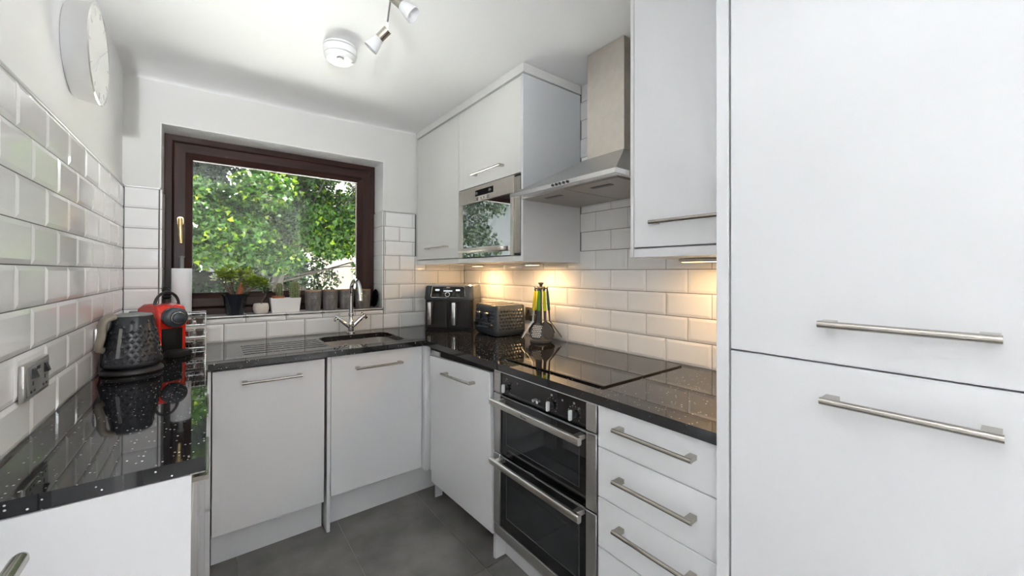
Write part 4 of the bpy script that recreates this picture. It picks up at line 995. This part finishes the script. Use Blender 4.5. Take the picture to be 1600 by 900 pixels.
MB().lathe([(0.045, 0), (0.060, 0.004), (0.064, 0.010), (0.060, 0.012), (0.045, 0.006), (0.001, 0.005)], (0, 0, 0), 36).xf(Matrix.Translation((0.004, 0, 0.0635)) @ Matrix.Rotation(math.radians(-84), 4, 'Y')).build('dish', 'pot_navy', dk, world=False, smooth=50)

# ---------------------------------------------------------------- air fryer
af = thing('air_fryer', 'black dual-drawer air fryer standing diagonally in the back corner', 'air fryer', (1.278, 2.372, WT), math.radians(-46))
# own frame: front faces -y, width along x, front at y=0
def rsec(x0, x1, y0, y1, r, z): return rrect(x0, x1, y0, y1, r, z, 5)
MB().loops([rsec(-0.165, 0.165, 0.012, 0.258, 0.03, 0.002), rsec(-0.170, 0.170, 0.008, 0.262, 0.03, 0.012), rsec(-0.172, 0.172, 0.006, 0.264, 0.032, 0.20), rsec(-0.172, 0.172, 0.006, 0.264, 0.032, 0.205)], cap0=True).build('body', 'black_plastic', af, world=False, smooth=45)
MB().loops([rsec(-0.176, 0.176, 0.0, 0.266, 0.034, 0.206), rsec(-0.176, 0.176, 0.001, 0.266, 0.034, 0.216), rsec(-0.172, 0.172, 0.012, 0.263, 0.034, 0.290), rsec(-0.168, 0.168, 0.016, 0.260, 0.034, 0.300)], cap0=True).build('upper_housing', 'slate_gloss', af, world=False, smooth=45)
MB().loops([rsec(-0.166, 0.166, 0.018, 0.258, 0.034, 0.3002), rsec(-0.160, 0.160, 0.022, 0.254, 0.032, 0.307), rsec(-0.150, 0.150, 0.032, 0.244, 0.03, 0.309)], cap0=True).build('top_trim', 'steel_bright', af, world=False, smooth=45)
TP = Matrix.Translation((0, 0.0005, 0.211)) @ Matrix.Rotation(math.radians(-8.0), 4, 'X')     # tilted control face
pn = MB().add([(-0.118, 0, 0.010), (0.118, 0, 0.010), (0.110, 0, 0.084), (-0.110, 0, 0.084), (-0.118, -0.002, 0.010), (0.118, -0.002, 0.010), (0.110, -0.002, 0.084), (-0.110, -0.002, 0.084)], [(4, 5, 6, 7), (0, 1, 5, 4), (1, 2, 6, 5), (2, 3, 7, 6), (3, 0, 4, 7)]).xf(TP)
cpn = pn.build('control_panel', 'black_glass', af, world=False, smooth=0)
fr_ = MB().tube([TP @ Vector(p) for p in ((-0.112, -0.003, 0.084), (-0.120, -0.003, 0.016), (-0.113, -0.003, 0.009), (0.113, -0.003, 0.009), (0.120, -0.003, 0.016), (0.112, -0.003, 0.084), (-0.112, -0.003, 0.084))], 0.002, 6)
fr_.build('panel_border', 'steel_bright', cpn, world=False)
for x_ in (-0.075, 0.068): MB().box(x_ - 0.014, x_ + 0.014, -0.0034, -0.002, 0.056, 0.066).xf(TP).build('display', 'led_white', cpn, world=False, smooth=0)
MB().box(-0.032, 0.030, -0.0034, -0.002, 0.052, 0.058).xf(TP).build('function_lights', 'led_white', cpn, world=False, smooth=0)
MB().cyl((0, -0.002, 0.030), (0, -0.014, 0.030), 0.018, 0.017, 28).xf(TP).build('dial_ring', 'steel_bright', cpn, world=False)
MB().cyl((0, -0.013, 0.030), (0, -0.018, 0.030), 0.013, 0.012, 28).xf(TP).build('dial', 'black_plastic', cpn, world=False)
pm = MB()
for x_ in (-0.075, 0.068):
    for z_ in (0.016, 0.024, 0.032): pm.box(x_ - 0.012, x_ + 0.012, -0.0030, -0.002, z_, z_ + 0.0022)
for x_ in (-0.036, 0.036):
    for z_ in (0.020, 0.030, 0.040): pm.box(x_ - 0.006, x_ + 0.006, -0.0030, -0.002, z_, z_ + 0.0022)
pm.xf(TP).build('panel_print', 'grey_plastic', cpn, world=False, smooth=0)
text_mesh('maker_name', 'NINJA', 0.010, TP @ Matrix.Translation((0, -0.0028, 0.0775)) @ Matrix.Rotation(PI / 2, 4, 'X'), 'white_print', cpn)
for x0_, x1_, hx_ in ((-0.160, -0.003, -0.118), (0.003, 0.160, 0.050)):
    dw = MB().loops([rsec(x0_, x1_, 0.000, 0.03, 0.008, 0.020), rsec(x0_, x1_, 0.000, 0.03, 0.008, 0.196)], cap0=True).build('drawer', 'black_plastic', af, world=False, smooth=45)
    MB().box(hx_ - 0.018, hx_ + 0.018, -0.030, 0.002, 0.040, 0.192, 0.006, 2).build('handle', 'black_plastic', dw, world=False)
    MB().box(hx_ - 0.013, hx_ + 0.011, -0.036, -0.029, 0.038, 0.190, 0.003, 2).build('handle_trim', 'steel_bright', dw, world=False)

# ---------------------------------------------------------------- toaster
to = thing('toaster', 'dark four-slice toaster with embossed diamond sides by the air fryer', 'toaster', (1.366, 2.055, WT), math.radians(-93))
# own frame: front faces -y (towards the room), width along x, front at y=0
W2, D2, H2 = 0.135, 0.225, 0.190
MB().loops([rsec(-W2 + .012, W2 - .012, 0.012, D2 - .012, 0.025, 0.004), rsec(-W2, W2, 0.0, D2, 0.025, 0.022), rsec(-W2 - .002, W2 + .002, -0.002, D2 + .002, 0.025, 0.040), rsec(-W2 + .004, W2 - .004, 0.004, D2 - .004, 0.022, H2 - 0.006), rsec(-W2 + .010, W2 - .010, 0.010, D2 - .010, 0.020, H2)], cap0=True).build('body', 'slate_gloss', to, world=False, smooth=45)
MB().box(-W2 + .018, W2 - .018, 0.016, D2 - .016, H2 - .004, H2 + .004, 0.003).build('top_plate', 'steel_warm', to, world=False)
for x_ in (-0.085, -0.035, 0.035, 0.085): MB().box(x_ - 0.013, x_ + 0.013, 0.030, D2 - 0.03, H2 + 0.002, H2 + 0.0046).build('slot', 'gap_dark', to, world=False, smooth=0)
st_ = MB()
def stud(mb, c, ux, uz, n, a, h_):
    c, ux, uz, n = Vector(c), Vector(ux), Vector(uz), Vector(n)
    mb.add([c - ux * a, c - uz * a * 1.05, c + ux * a, c + uz * a * 1.05, c + n * h_], [(0, 1, 4), (1, 2, 4), (2, 3, 4), (3, 0, 4)])
for row in range(6):
    z_ = 0.052 + row * 0.0210; ins = 0.004 * (z_ - 0.04) / 0.15
    for k in range(9):
        y_ = 0.030 + (k + 0.5 * (row % 2)) * 0.0215
        if y_ < D2 - 0.026:
            stud(st_, (W2 + 0.0015 - ins, y_, z_), (0, 1, 0), (0, 0, 1), (1, 0, 0), 0.0110, 0.0062)
            stud(st_, (-W2 - 0.0015 + ins, y_, z_), (0, 1, 0), (0, 0, 1), (-1, 0, 0), 0.0110, 0.0062)
    for k in range(11):
        x_ = -0.108 + (k + 0.5 * (row % 2)) * 0.0215
        if x_ < 0.112: stud(st_, (x_, -0.0015 + ins, z_), (1, 0, 0), (0, 0, 1), (0, -1, 0), 0.0110, 0.0062)
so_ = st_.build('embossed_diamonds', 'slate_gloss', to, world=False, smooth=0); so_['kind'] = 'stuff'
for x_ in (-0.048, 0.048):
    MB().box(x_ - 0.004, x_ + 0.004, -0.0075, 0.004, 0.055, 0.150).build('lever_slot', 'gap_dark', to, world=False, smooth=0)
    MB().box(x_ - 0.022, x_ + 0.022, -0.024, -0.004, 0.135, 0.146, 0.004, 2).build('lever', 'steel_bright', to, world=False)
for x_ in (-0.092, 0.092):
    MB().cyl((x_, 0.002, 0.066), (x_, -0.018, 0.066), 0.015, 0.013, 20).build('browning_dial', 'black_plastic', to, world=False)

# ---------------------------------------------------------------- utensil carousel and its utensils
UXc, UYc = 1.492, 1.668
car = thing('utensil_carousel', 'dark round utensil carousel stand beside the hob', 'utensil stand', (UXc, UYc, WT))
MB().lathe([(0.058, 0), (0.062, 0.003), (0.060, 0.012), (0.030, 0.022), (0.012, 0.030)], (0, 0, 0), 36).build('base', 'nylon', car, world=False, smooth=50)
MB().cyl((0, 0, 0.025), (0, 0, 0.318), 0.0075, 0.0065).build('pole', 'nylon', car, world=False)
cr_ = MB().lathe([(0.010, 0.296), (0.022, 0.300), (0.022, 0.306), (0.012, 0.312)], (0, 0, 0), 24)
uang = [math.radians(a) for a in (165, 212, 258, 318, 20, 75)]
for a in uang: cr_.tube([(0.015 * math.cos(a), 0.015 * math.sin(a), 0.302), (0.036 * math.cos(a), 0.036 * math.sin(a), 0.304), (0.040 * math.cos(a), 0.040 * math.sin(a), 0.311)], [0.005, 0.004, 0.0035], 8)
cr_.build('crown', 'nylon', car, world=False)
MB().lathe([(0.007, 0.312), (0.009, 0.322), (0.016, 0.330), (0.017, 0.334), (0.008, 0.338), (0.001, 0.3385)], (0, 0, 0), 24).build('top_knob', 'nylon', car, world=False, smooth=60)
def utensil(name, lab, cat, ang, hcol, kind):
    d_ = Vector((math.cos(ang), math.sin(ang), 0)); s_ = Vector((-math.sin(ang), math.cos(ang), 0)); zz = Vector((0, 0, 1))
    t = thing(name, lab, cat, (UXc, UYc, WT), 0, 'kitchen tools hanging on the carousel')
    A = d_ * 0.036 + zz * 0.292; B_ = d_ * 0.046 + zz * 0.178; C_ = d_ * 0.050 + zz * 0.120; D_ = d_ * (0.118 if kind in ('turner', 'tongs') else 0.094) + zz * 0.028
    def flat(pts_, ws, ths):
        ls_ = []
        for i, (p, w_, h_) in enumerate(zip(pts_, ws, ths)):
            tg = (pts_[min(i + 1, len(pts_) - 1)] - pts_[max(i - 1, 0)]).normalized(); n_ = tg.cross(s_).normalized()
            ls_.append([p + s_ * (w_ * math.cos(2 * PI * k / 12)) + n_ * (h_ * math.sin(2 * PI * k / 12)) for k in range(12)])
        return MB().loops(ls_, cap0=True)
    flat([A, A.lerp(B_, .1), A.lerp(B_, .5), A.lerp(B_, .95), B_], [0.006, 0.009, 0.0105, 0.011, 0.010], [0.005, 0.007, 0.008, 0.008, 0.007]).build('grip', hcol, t, world=False, smooth=60)
    flat([A + zz * 0.010, A + zz * 0.004, A - zz * 0.006], [0.006, 0.009, 0.008], [0.004, 0.005, 0.005]).build('hanging_end', 'nylon', t, world=False, smooth=60)
    if kind == 'spoon' or kind == 'skimmer':
        flat([B_ + zz * .004, B_.lerp(C_, .5), C_, C_.lerp(D_, .15)], [0.0085, 0.008, 0.0075, 0.010], [0.005, 0.0045, 0.004, 0.003]).build('shaft', 'nylon', t, world=False, smooth=60)
        ps = [C_.lerp(D_, q) for q in (.10, .25, .45, .65, .85, .97, 1.02)]
        hd_ = flat(ps, [0.011, 0.024, 0.035, 0.039, 0.036, 0.022, 0.007], [0.003, 0.004, 0.005, 0.005, 0.004, 0.003, 0.002]).build('head', 'nylon', t, world=False, smooth=60)
        if kind == 'skimmer':
            tg = (D_ - C_).normalized(); n_ = tg.cross(s_).normalized()
            if n_.dot(d_) < 0: n_ = -n_
            ho = MB()
            for i in range(7):
                for j in range(-3, 4):
                    p = C_.lerp(D_, .28 + i * .10) + s_ * (j * 0.0095 + (0.0047 if i % 2 else 0))
                    if abs((p - C_).dot(s_)) > 0.027: continue
                    q = p + n_ * 0.0045
                    ho.cyl(q, q + n_ * 0.0012, 0.0032, n=8)
            ho.build('holes', 'steel_warm', hd_, world=False)
    elif kind == 'turner':
        flat([B_ + zz * .004, B_.lerp(C_, .5), C_, C_.lerp(D_, .2)], [0.0085, 0.008, 0.0075, 0.012], [0.005, 0.0045, 0.004, 0.003]).build('shaft', 'nylon', t, world=False, smooth=60)
        flat([C_.lerp(D_, q) for q in (.18, .30, .95, 1.0)], [0.014, 0.033, 0.037, 0.036], [0.003, 0.003, 0.0025, 0.001]).build('head', 'nylon', t, world=False, smooth=60)
    elif kind == 'tongs':
        flat([B_ + zz * .004, C_, C_.lerp(D_, .5), C_.lerp(D_, 1.0)], [0.008, 0.009, 0.011, 0.010], [0.004, 0.003, 0.003, 0.002]).build('shaft', 'steel', t, world=False, smooth=60)
utensil('pasta_turner', 'yellow-handled narrow steel tool hanging leftmost on the carousel', 'utensil', uang[0], 'yellow', 'tongs')
utensil('slotted_spoon', 'green-handled perforated skimmer hanging at the front of the carousel', 'utensil', uang[1], 'green', 'skimmer')
utensil('serving_spoon', 'lime-handled solid grey spoon hanging on the carousel', 'utensil', uang[2], 'lime', 'spoon')
utensil('turner', 'teal-handled grey turner sticking out right from the carousel', 'utensil', uang[3], 'teal', 'turner')
utensil('turner', 'utensil hanging on the far wall side of the carousel', 'utensil', uang[4], 'green', 'turner')
utensil('ladle', 'utensil hanging on the toaster side of the carousel', 'utensil', uang[5], 'yellow', 'spoon')

# ---------------------------------------------------------------- outside
gnd = MB().box(-40, 40, YB + 0.32, 60, -0.9, -0.6).build('ground', 'paving', smooth=0); tag(gnd, 'pale paved ground outside the window', None, None, 'structure')

bounce = MB().box(-6, 7, YB + 0.33, 6.0, -0.6, -0.1).build('bounce_slab', 'white_plastic', smooth=0); tag(bounce, 'unseen pale slab added below the window to bounce sunlight indoors', None, None, 'structure')  # unseen white slab added to throw sunlight up onto the ceiling
def leaf_cloud(name, parent, blobs, n, size, mt, seed, flat_=0.75):
    rg = np.random.default_rng(seed)
    bl = np.array(blobs, float); wgt = bl[:, 3] ** 2; wgt /= wgt.sum()
    idx = rg.choice(len(bl), n, p=wgt)
    d = rg.normal(size=(n, 3)); d /= np.linalg.norm(d, axis=1)[:, None]
    r = bl[idx, 3] * rg.uniform(0.25, 1.0, n) ** 0.5
    c = bl[idx, :3] + d * r[:, None] * np.array([1, 1, flat_])
    ax = rg.normal(size=(n, 3)); ax[:, 2] -= 0.5; ax /= np.linalg.norm(ax, axis=1)[:, None]
    nr = rg.normal(size=(n, 3)) * 0.7 + d * 0.6 + np.array([0, 0, 0.7]); sd_ = np.cross(nr, ax); sd_ /= np.linalg.norm(sd_, axis=1)[:, None]; nr = np.cross(ax, sd_)
    s = size * rg.uniform(0.6, 1.25, n)[:, None]
    v = np.empty((n, 6, 3))
    v[:, 0] = c; v[:, 1] = c + ax * s * .25 + sd_ * s * .46 + nr * s * .12; v[:, 2] = c + ax * s * .50 + sd_ * s * .20 + nr * s * .04
    v[:, 3] = c + ax * s; v[:, 4] = c + ax * s * .50 - sd_ * s * .20 + nr * s * .04; v[:, 5] = c + ax * s * .25 - sd_ * s * .46 + nr * s * .12
    base = np.arange(n)[:, None] * 6
    q = np.concatenate([base + np.array([0, 3, 2, 1]), base + np.array([0, 5, 4, 3])], 1).reshape(-1)
    me = bpy.data.meshes.new(name); me.vertices.add(n * 6); me.vertices.foreach_set('co', v.reshape(-1))
    me.loops.add(len(q)); me.loops.foreach_set('vertex_index', q.astype(np.int32)); me.polygons.add(n * 2)
    me.polygons.foreach_set('loop_start', np.arange(0, n * 8, 4, dtype=np.int32)); me.polygons.foreach_set('loop_total', np.full(n * 2, 4, np.int32))
    me.update(calc_edges=True)
    at = me.attributes.new('tint', 'FLOAT', 'POINT'); at.data.foreach_set('value', np.repeat(rg.beta(1.3, 1.9, n), 6).astype(np.float32))
    me.materials.append(MATS[mt])
    ob = bpy.data.objects.new(name, me); COL.objects.link(ob); ob.parent = parent; ob['kind'] = 'stuff'
    return ob
def tree(name, lab, base, top, rad, blobs, n, size, mt, seed):
    t = thing(name, lab, 'tree', base)
    rg = random.Random(seed); bx_, by_, bz_ = base
    tx, ty, tz = top[0] - bx_, top[1] - by_, top[2] - bz_
    MB().tube([(0, 0, 0), (tx * .25 + .05, ty * .25, tz * .3), (tx * .6, ty * .6, tz * .65), (tx, ty, tz)], [rad * 1.3, rad, rad * .8, rad * .45], 12).build('trunk', 'bark', t, world=False, smooth=60)
    bb = MB()
    for b_ in blobs:
        k = rg.uniform(0.45, 0.95); s0 = Vector((tx * k, ty * k, tz * k)); e0 = Vector((b_[0] - bx_, b_[1] - by_, b_[2] - bz_))
        mid = s0.lerp(e0, .5) + Vector((rg.uniform(-.15, .15), rg.uniform(-.15, .15), rg.uniform(0, .2)))
        bb.tube([s0, mid, e0], [rad * .22, rad * .13, rad * .05], 6)
    bb.build('branches', 'bark', t, world=False, smooth=60)
    leaf_cloud('foliage', t, [(b_[0] - bx_, b_[1] - by_, b_[2] - bz_, b_[3]) for b_ in blobs], n, size, mt, seed)
    return t
rg = random.Random(11)
GZ = -0.6
OPEN = ((0.228, 0.195, 0.014), (0.185, -0.010, 0.022), (0.262, 0.010, 0.008))     # open spots between the crowns
def thin(blobs): return [b_ for b_ in blobs if all(math.hypot(b_[0] / b_[1] - gx, (b_[2] - 1.3) / b_[1] - gz) > 0.55 * b_[3] / b_[1] + gr_ for gx, gz, gr_ in OPEN)]
bl1 = [(rg.uniform(-0.6, 3.4), rg.uniform(6.6, 8.6), rg.uniform(1.7, 4.6), rg.uniform(0.45, 0.85)) for _ in range(24)]
bl1 += [(rg.uniform(1.3, 3.2), rg.uniform(6.4, 7.6), rg.uniform(1.2, 2.2), rg.uniform(0.3, 0.5)) for _ in range(9)]
bl1 += [(rg.uniform(-0.5, 1.0), rg.uniform(6.8, 7.8), rg.uniform(1.5, 2.4), rg.uniform(0.3, 0.5)) for _ in range(5)]
bl1 += [(rg.uniform(1.4, 2.6), rg.uniform(7.2, 8.0), rg.uniform(2.0, 3.3), rg.uniform(0.4, 0.6)) for _ in range(3)]
tree('maple_tree', 'sunlit green maple tree filling the window view with a leaning trunk', (0.55, 7.6, GZ), (1.35, 7.8, 3.2), 0.095, thin(bl1), 54000, 0.082, 'leaf_green', 5)
bl2 = [(rg.uniform(-3.4, 0.6), rg.uniform(7.8, 10.2), rg.uniform(0.6, 4.6), rg.uniform(0.5, 0.95)) for _ in range(26)]
tree('broadleaf_tree', 'darker broadleaf tree at the left side of the window view', (-1.2, 9.2, GZ), (-1.0, 9.2, 3.6), 0.16, thin(bl2), 42000, 0.085, 'leaf_dark', 6)
bl3 = [(rg.uniform(1.5, 7.5), rg.uniform(10.0, 13.0), rg.uniform(1.6, 6.6), rg.uniform(0.7, 1.3)) for _ in range(24)]
tree('broadleaf_tree', 'bright green tree further back at the right side of the window view', (4.6, 11.5, GZ), (4.5, 11.5, 4.5), 0.18, thin(bl3), 30000, 0.11, 'leaf_green', 8)
bl4 = [(x_ * 0.34 - 2.6, 10.4 + rg.uniform(-.35, .35), rg.uniform(0.2, 2.1), rg.uniform(0.35, 0.6)) for x_ in range(15) for _ in range(2)]
hg = thing('hedge', 'dark leafy hedge low behind the trees at the left', 'hedge', (-0.2, 10.4, GZ))
MB().box(-2.4, 2.0, -0.25, 0.25, 0.0, 1.9, 0.1).build('woody_core', 'bark', hg, world=False, smooth=0)
leaf_cloud('foliage', hg, [(b_[0] + 0.2, b_[1] - 10.4, b_[2] - GZ, b_[3]) for b_ in bl4], 16000, 0.09, 'leaf_dark', 21)
# house beyond
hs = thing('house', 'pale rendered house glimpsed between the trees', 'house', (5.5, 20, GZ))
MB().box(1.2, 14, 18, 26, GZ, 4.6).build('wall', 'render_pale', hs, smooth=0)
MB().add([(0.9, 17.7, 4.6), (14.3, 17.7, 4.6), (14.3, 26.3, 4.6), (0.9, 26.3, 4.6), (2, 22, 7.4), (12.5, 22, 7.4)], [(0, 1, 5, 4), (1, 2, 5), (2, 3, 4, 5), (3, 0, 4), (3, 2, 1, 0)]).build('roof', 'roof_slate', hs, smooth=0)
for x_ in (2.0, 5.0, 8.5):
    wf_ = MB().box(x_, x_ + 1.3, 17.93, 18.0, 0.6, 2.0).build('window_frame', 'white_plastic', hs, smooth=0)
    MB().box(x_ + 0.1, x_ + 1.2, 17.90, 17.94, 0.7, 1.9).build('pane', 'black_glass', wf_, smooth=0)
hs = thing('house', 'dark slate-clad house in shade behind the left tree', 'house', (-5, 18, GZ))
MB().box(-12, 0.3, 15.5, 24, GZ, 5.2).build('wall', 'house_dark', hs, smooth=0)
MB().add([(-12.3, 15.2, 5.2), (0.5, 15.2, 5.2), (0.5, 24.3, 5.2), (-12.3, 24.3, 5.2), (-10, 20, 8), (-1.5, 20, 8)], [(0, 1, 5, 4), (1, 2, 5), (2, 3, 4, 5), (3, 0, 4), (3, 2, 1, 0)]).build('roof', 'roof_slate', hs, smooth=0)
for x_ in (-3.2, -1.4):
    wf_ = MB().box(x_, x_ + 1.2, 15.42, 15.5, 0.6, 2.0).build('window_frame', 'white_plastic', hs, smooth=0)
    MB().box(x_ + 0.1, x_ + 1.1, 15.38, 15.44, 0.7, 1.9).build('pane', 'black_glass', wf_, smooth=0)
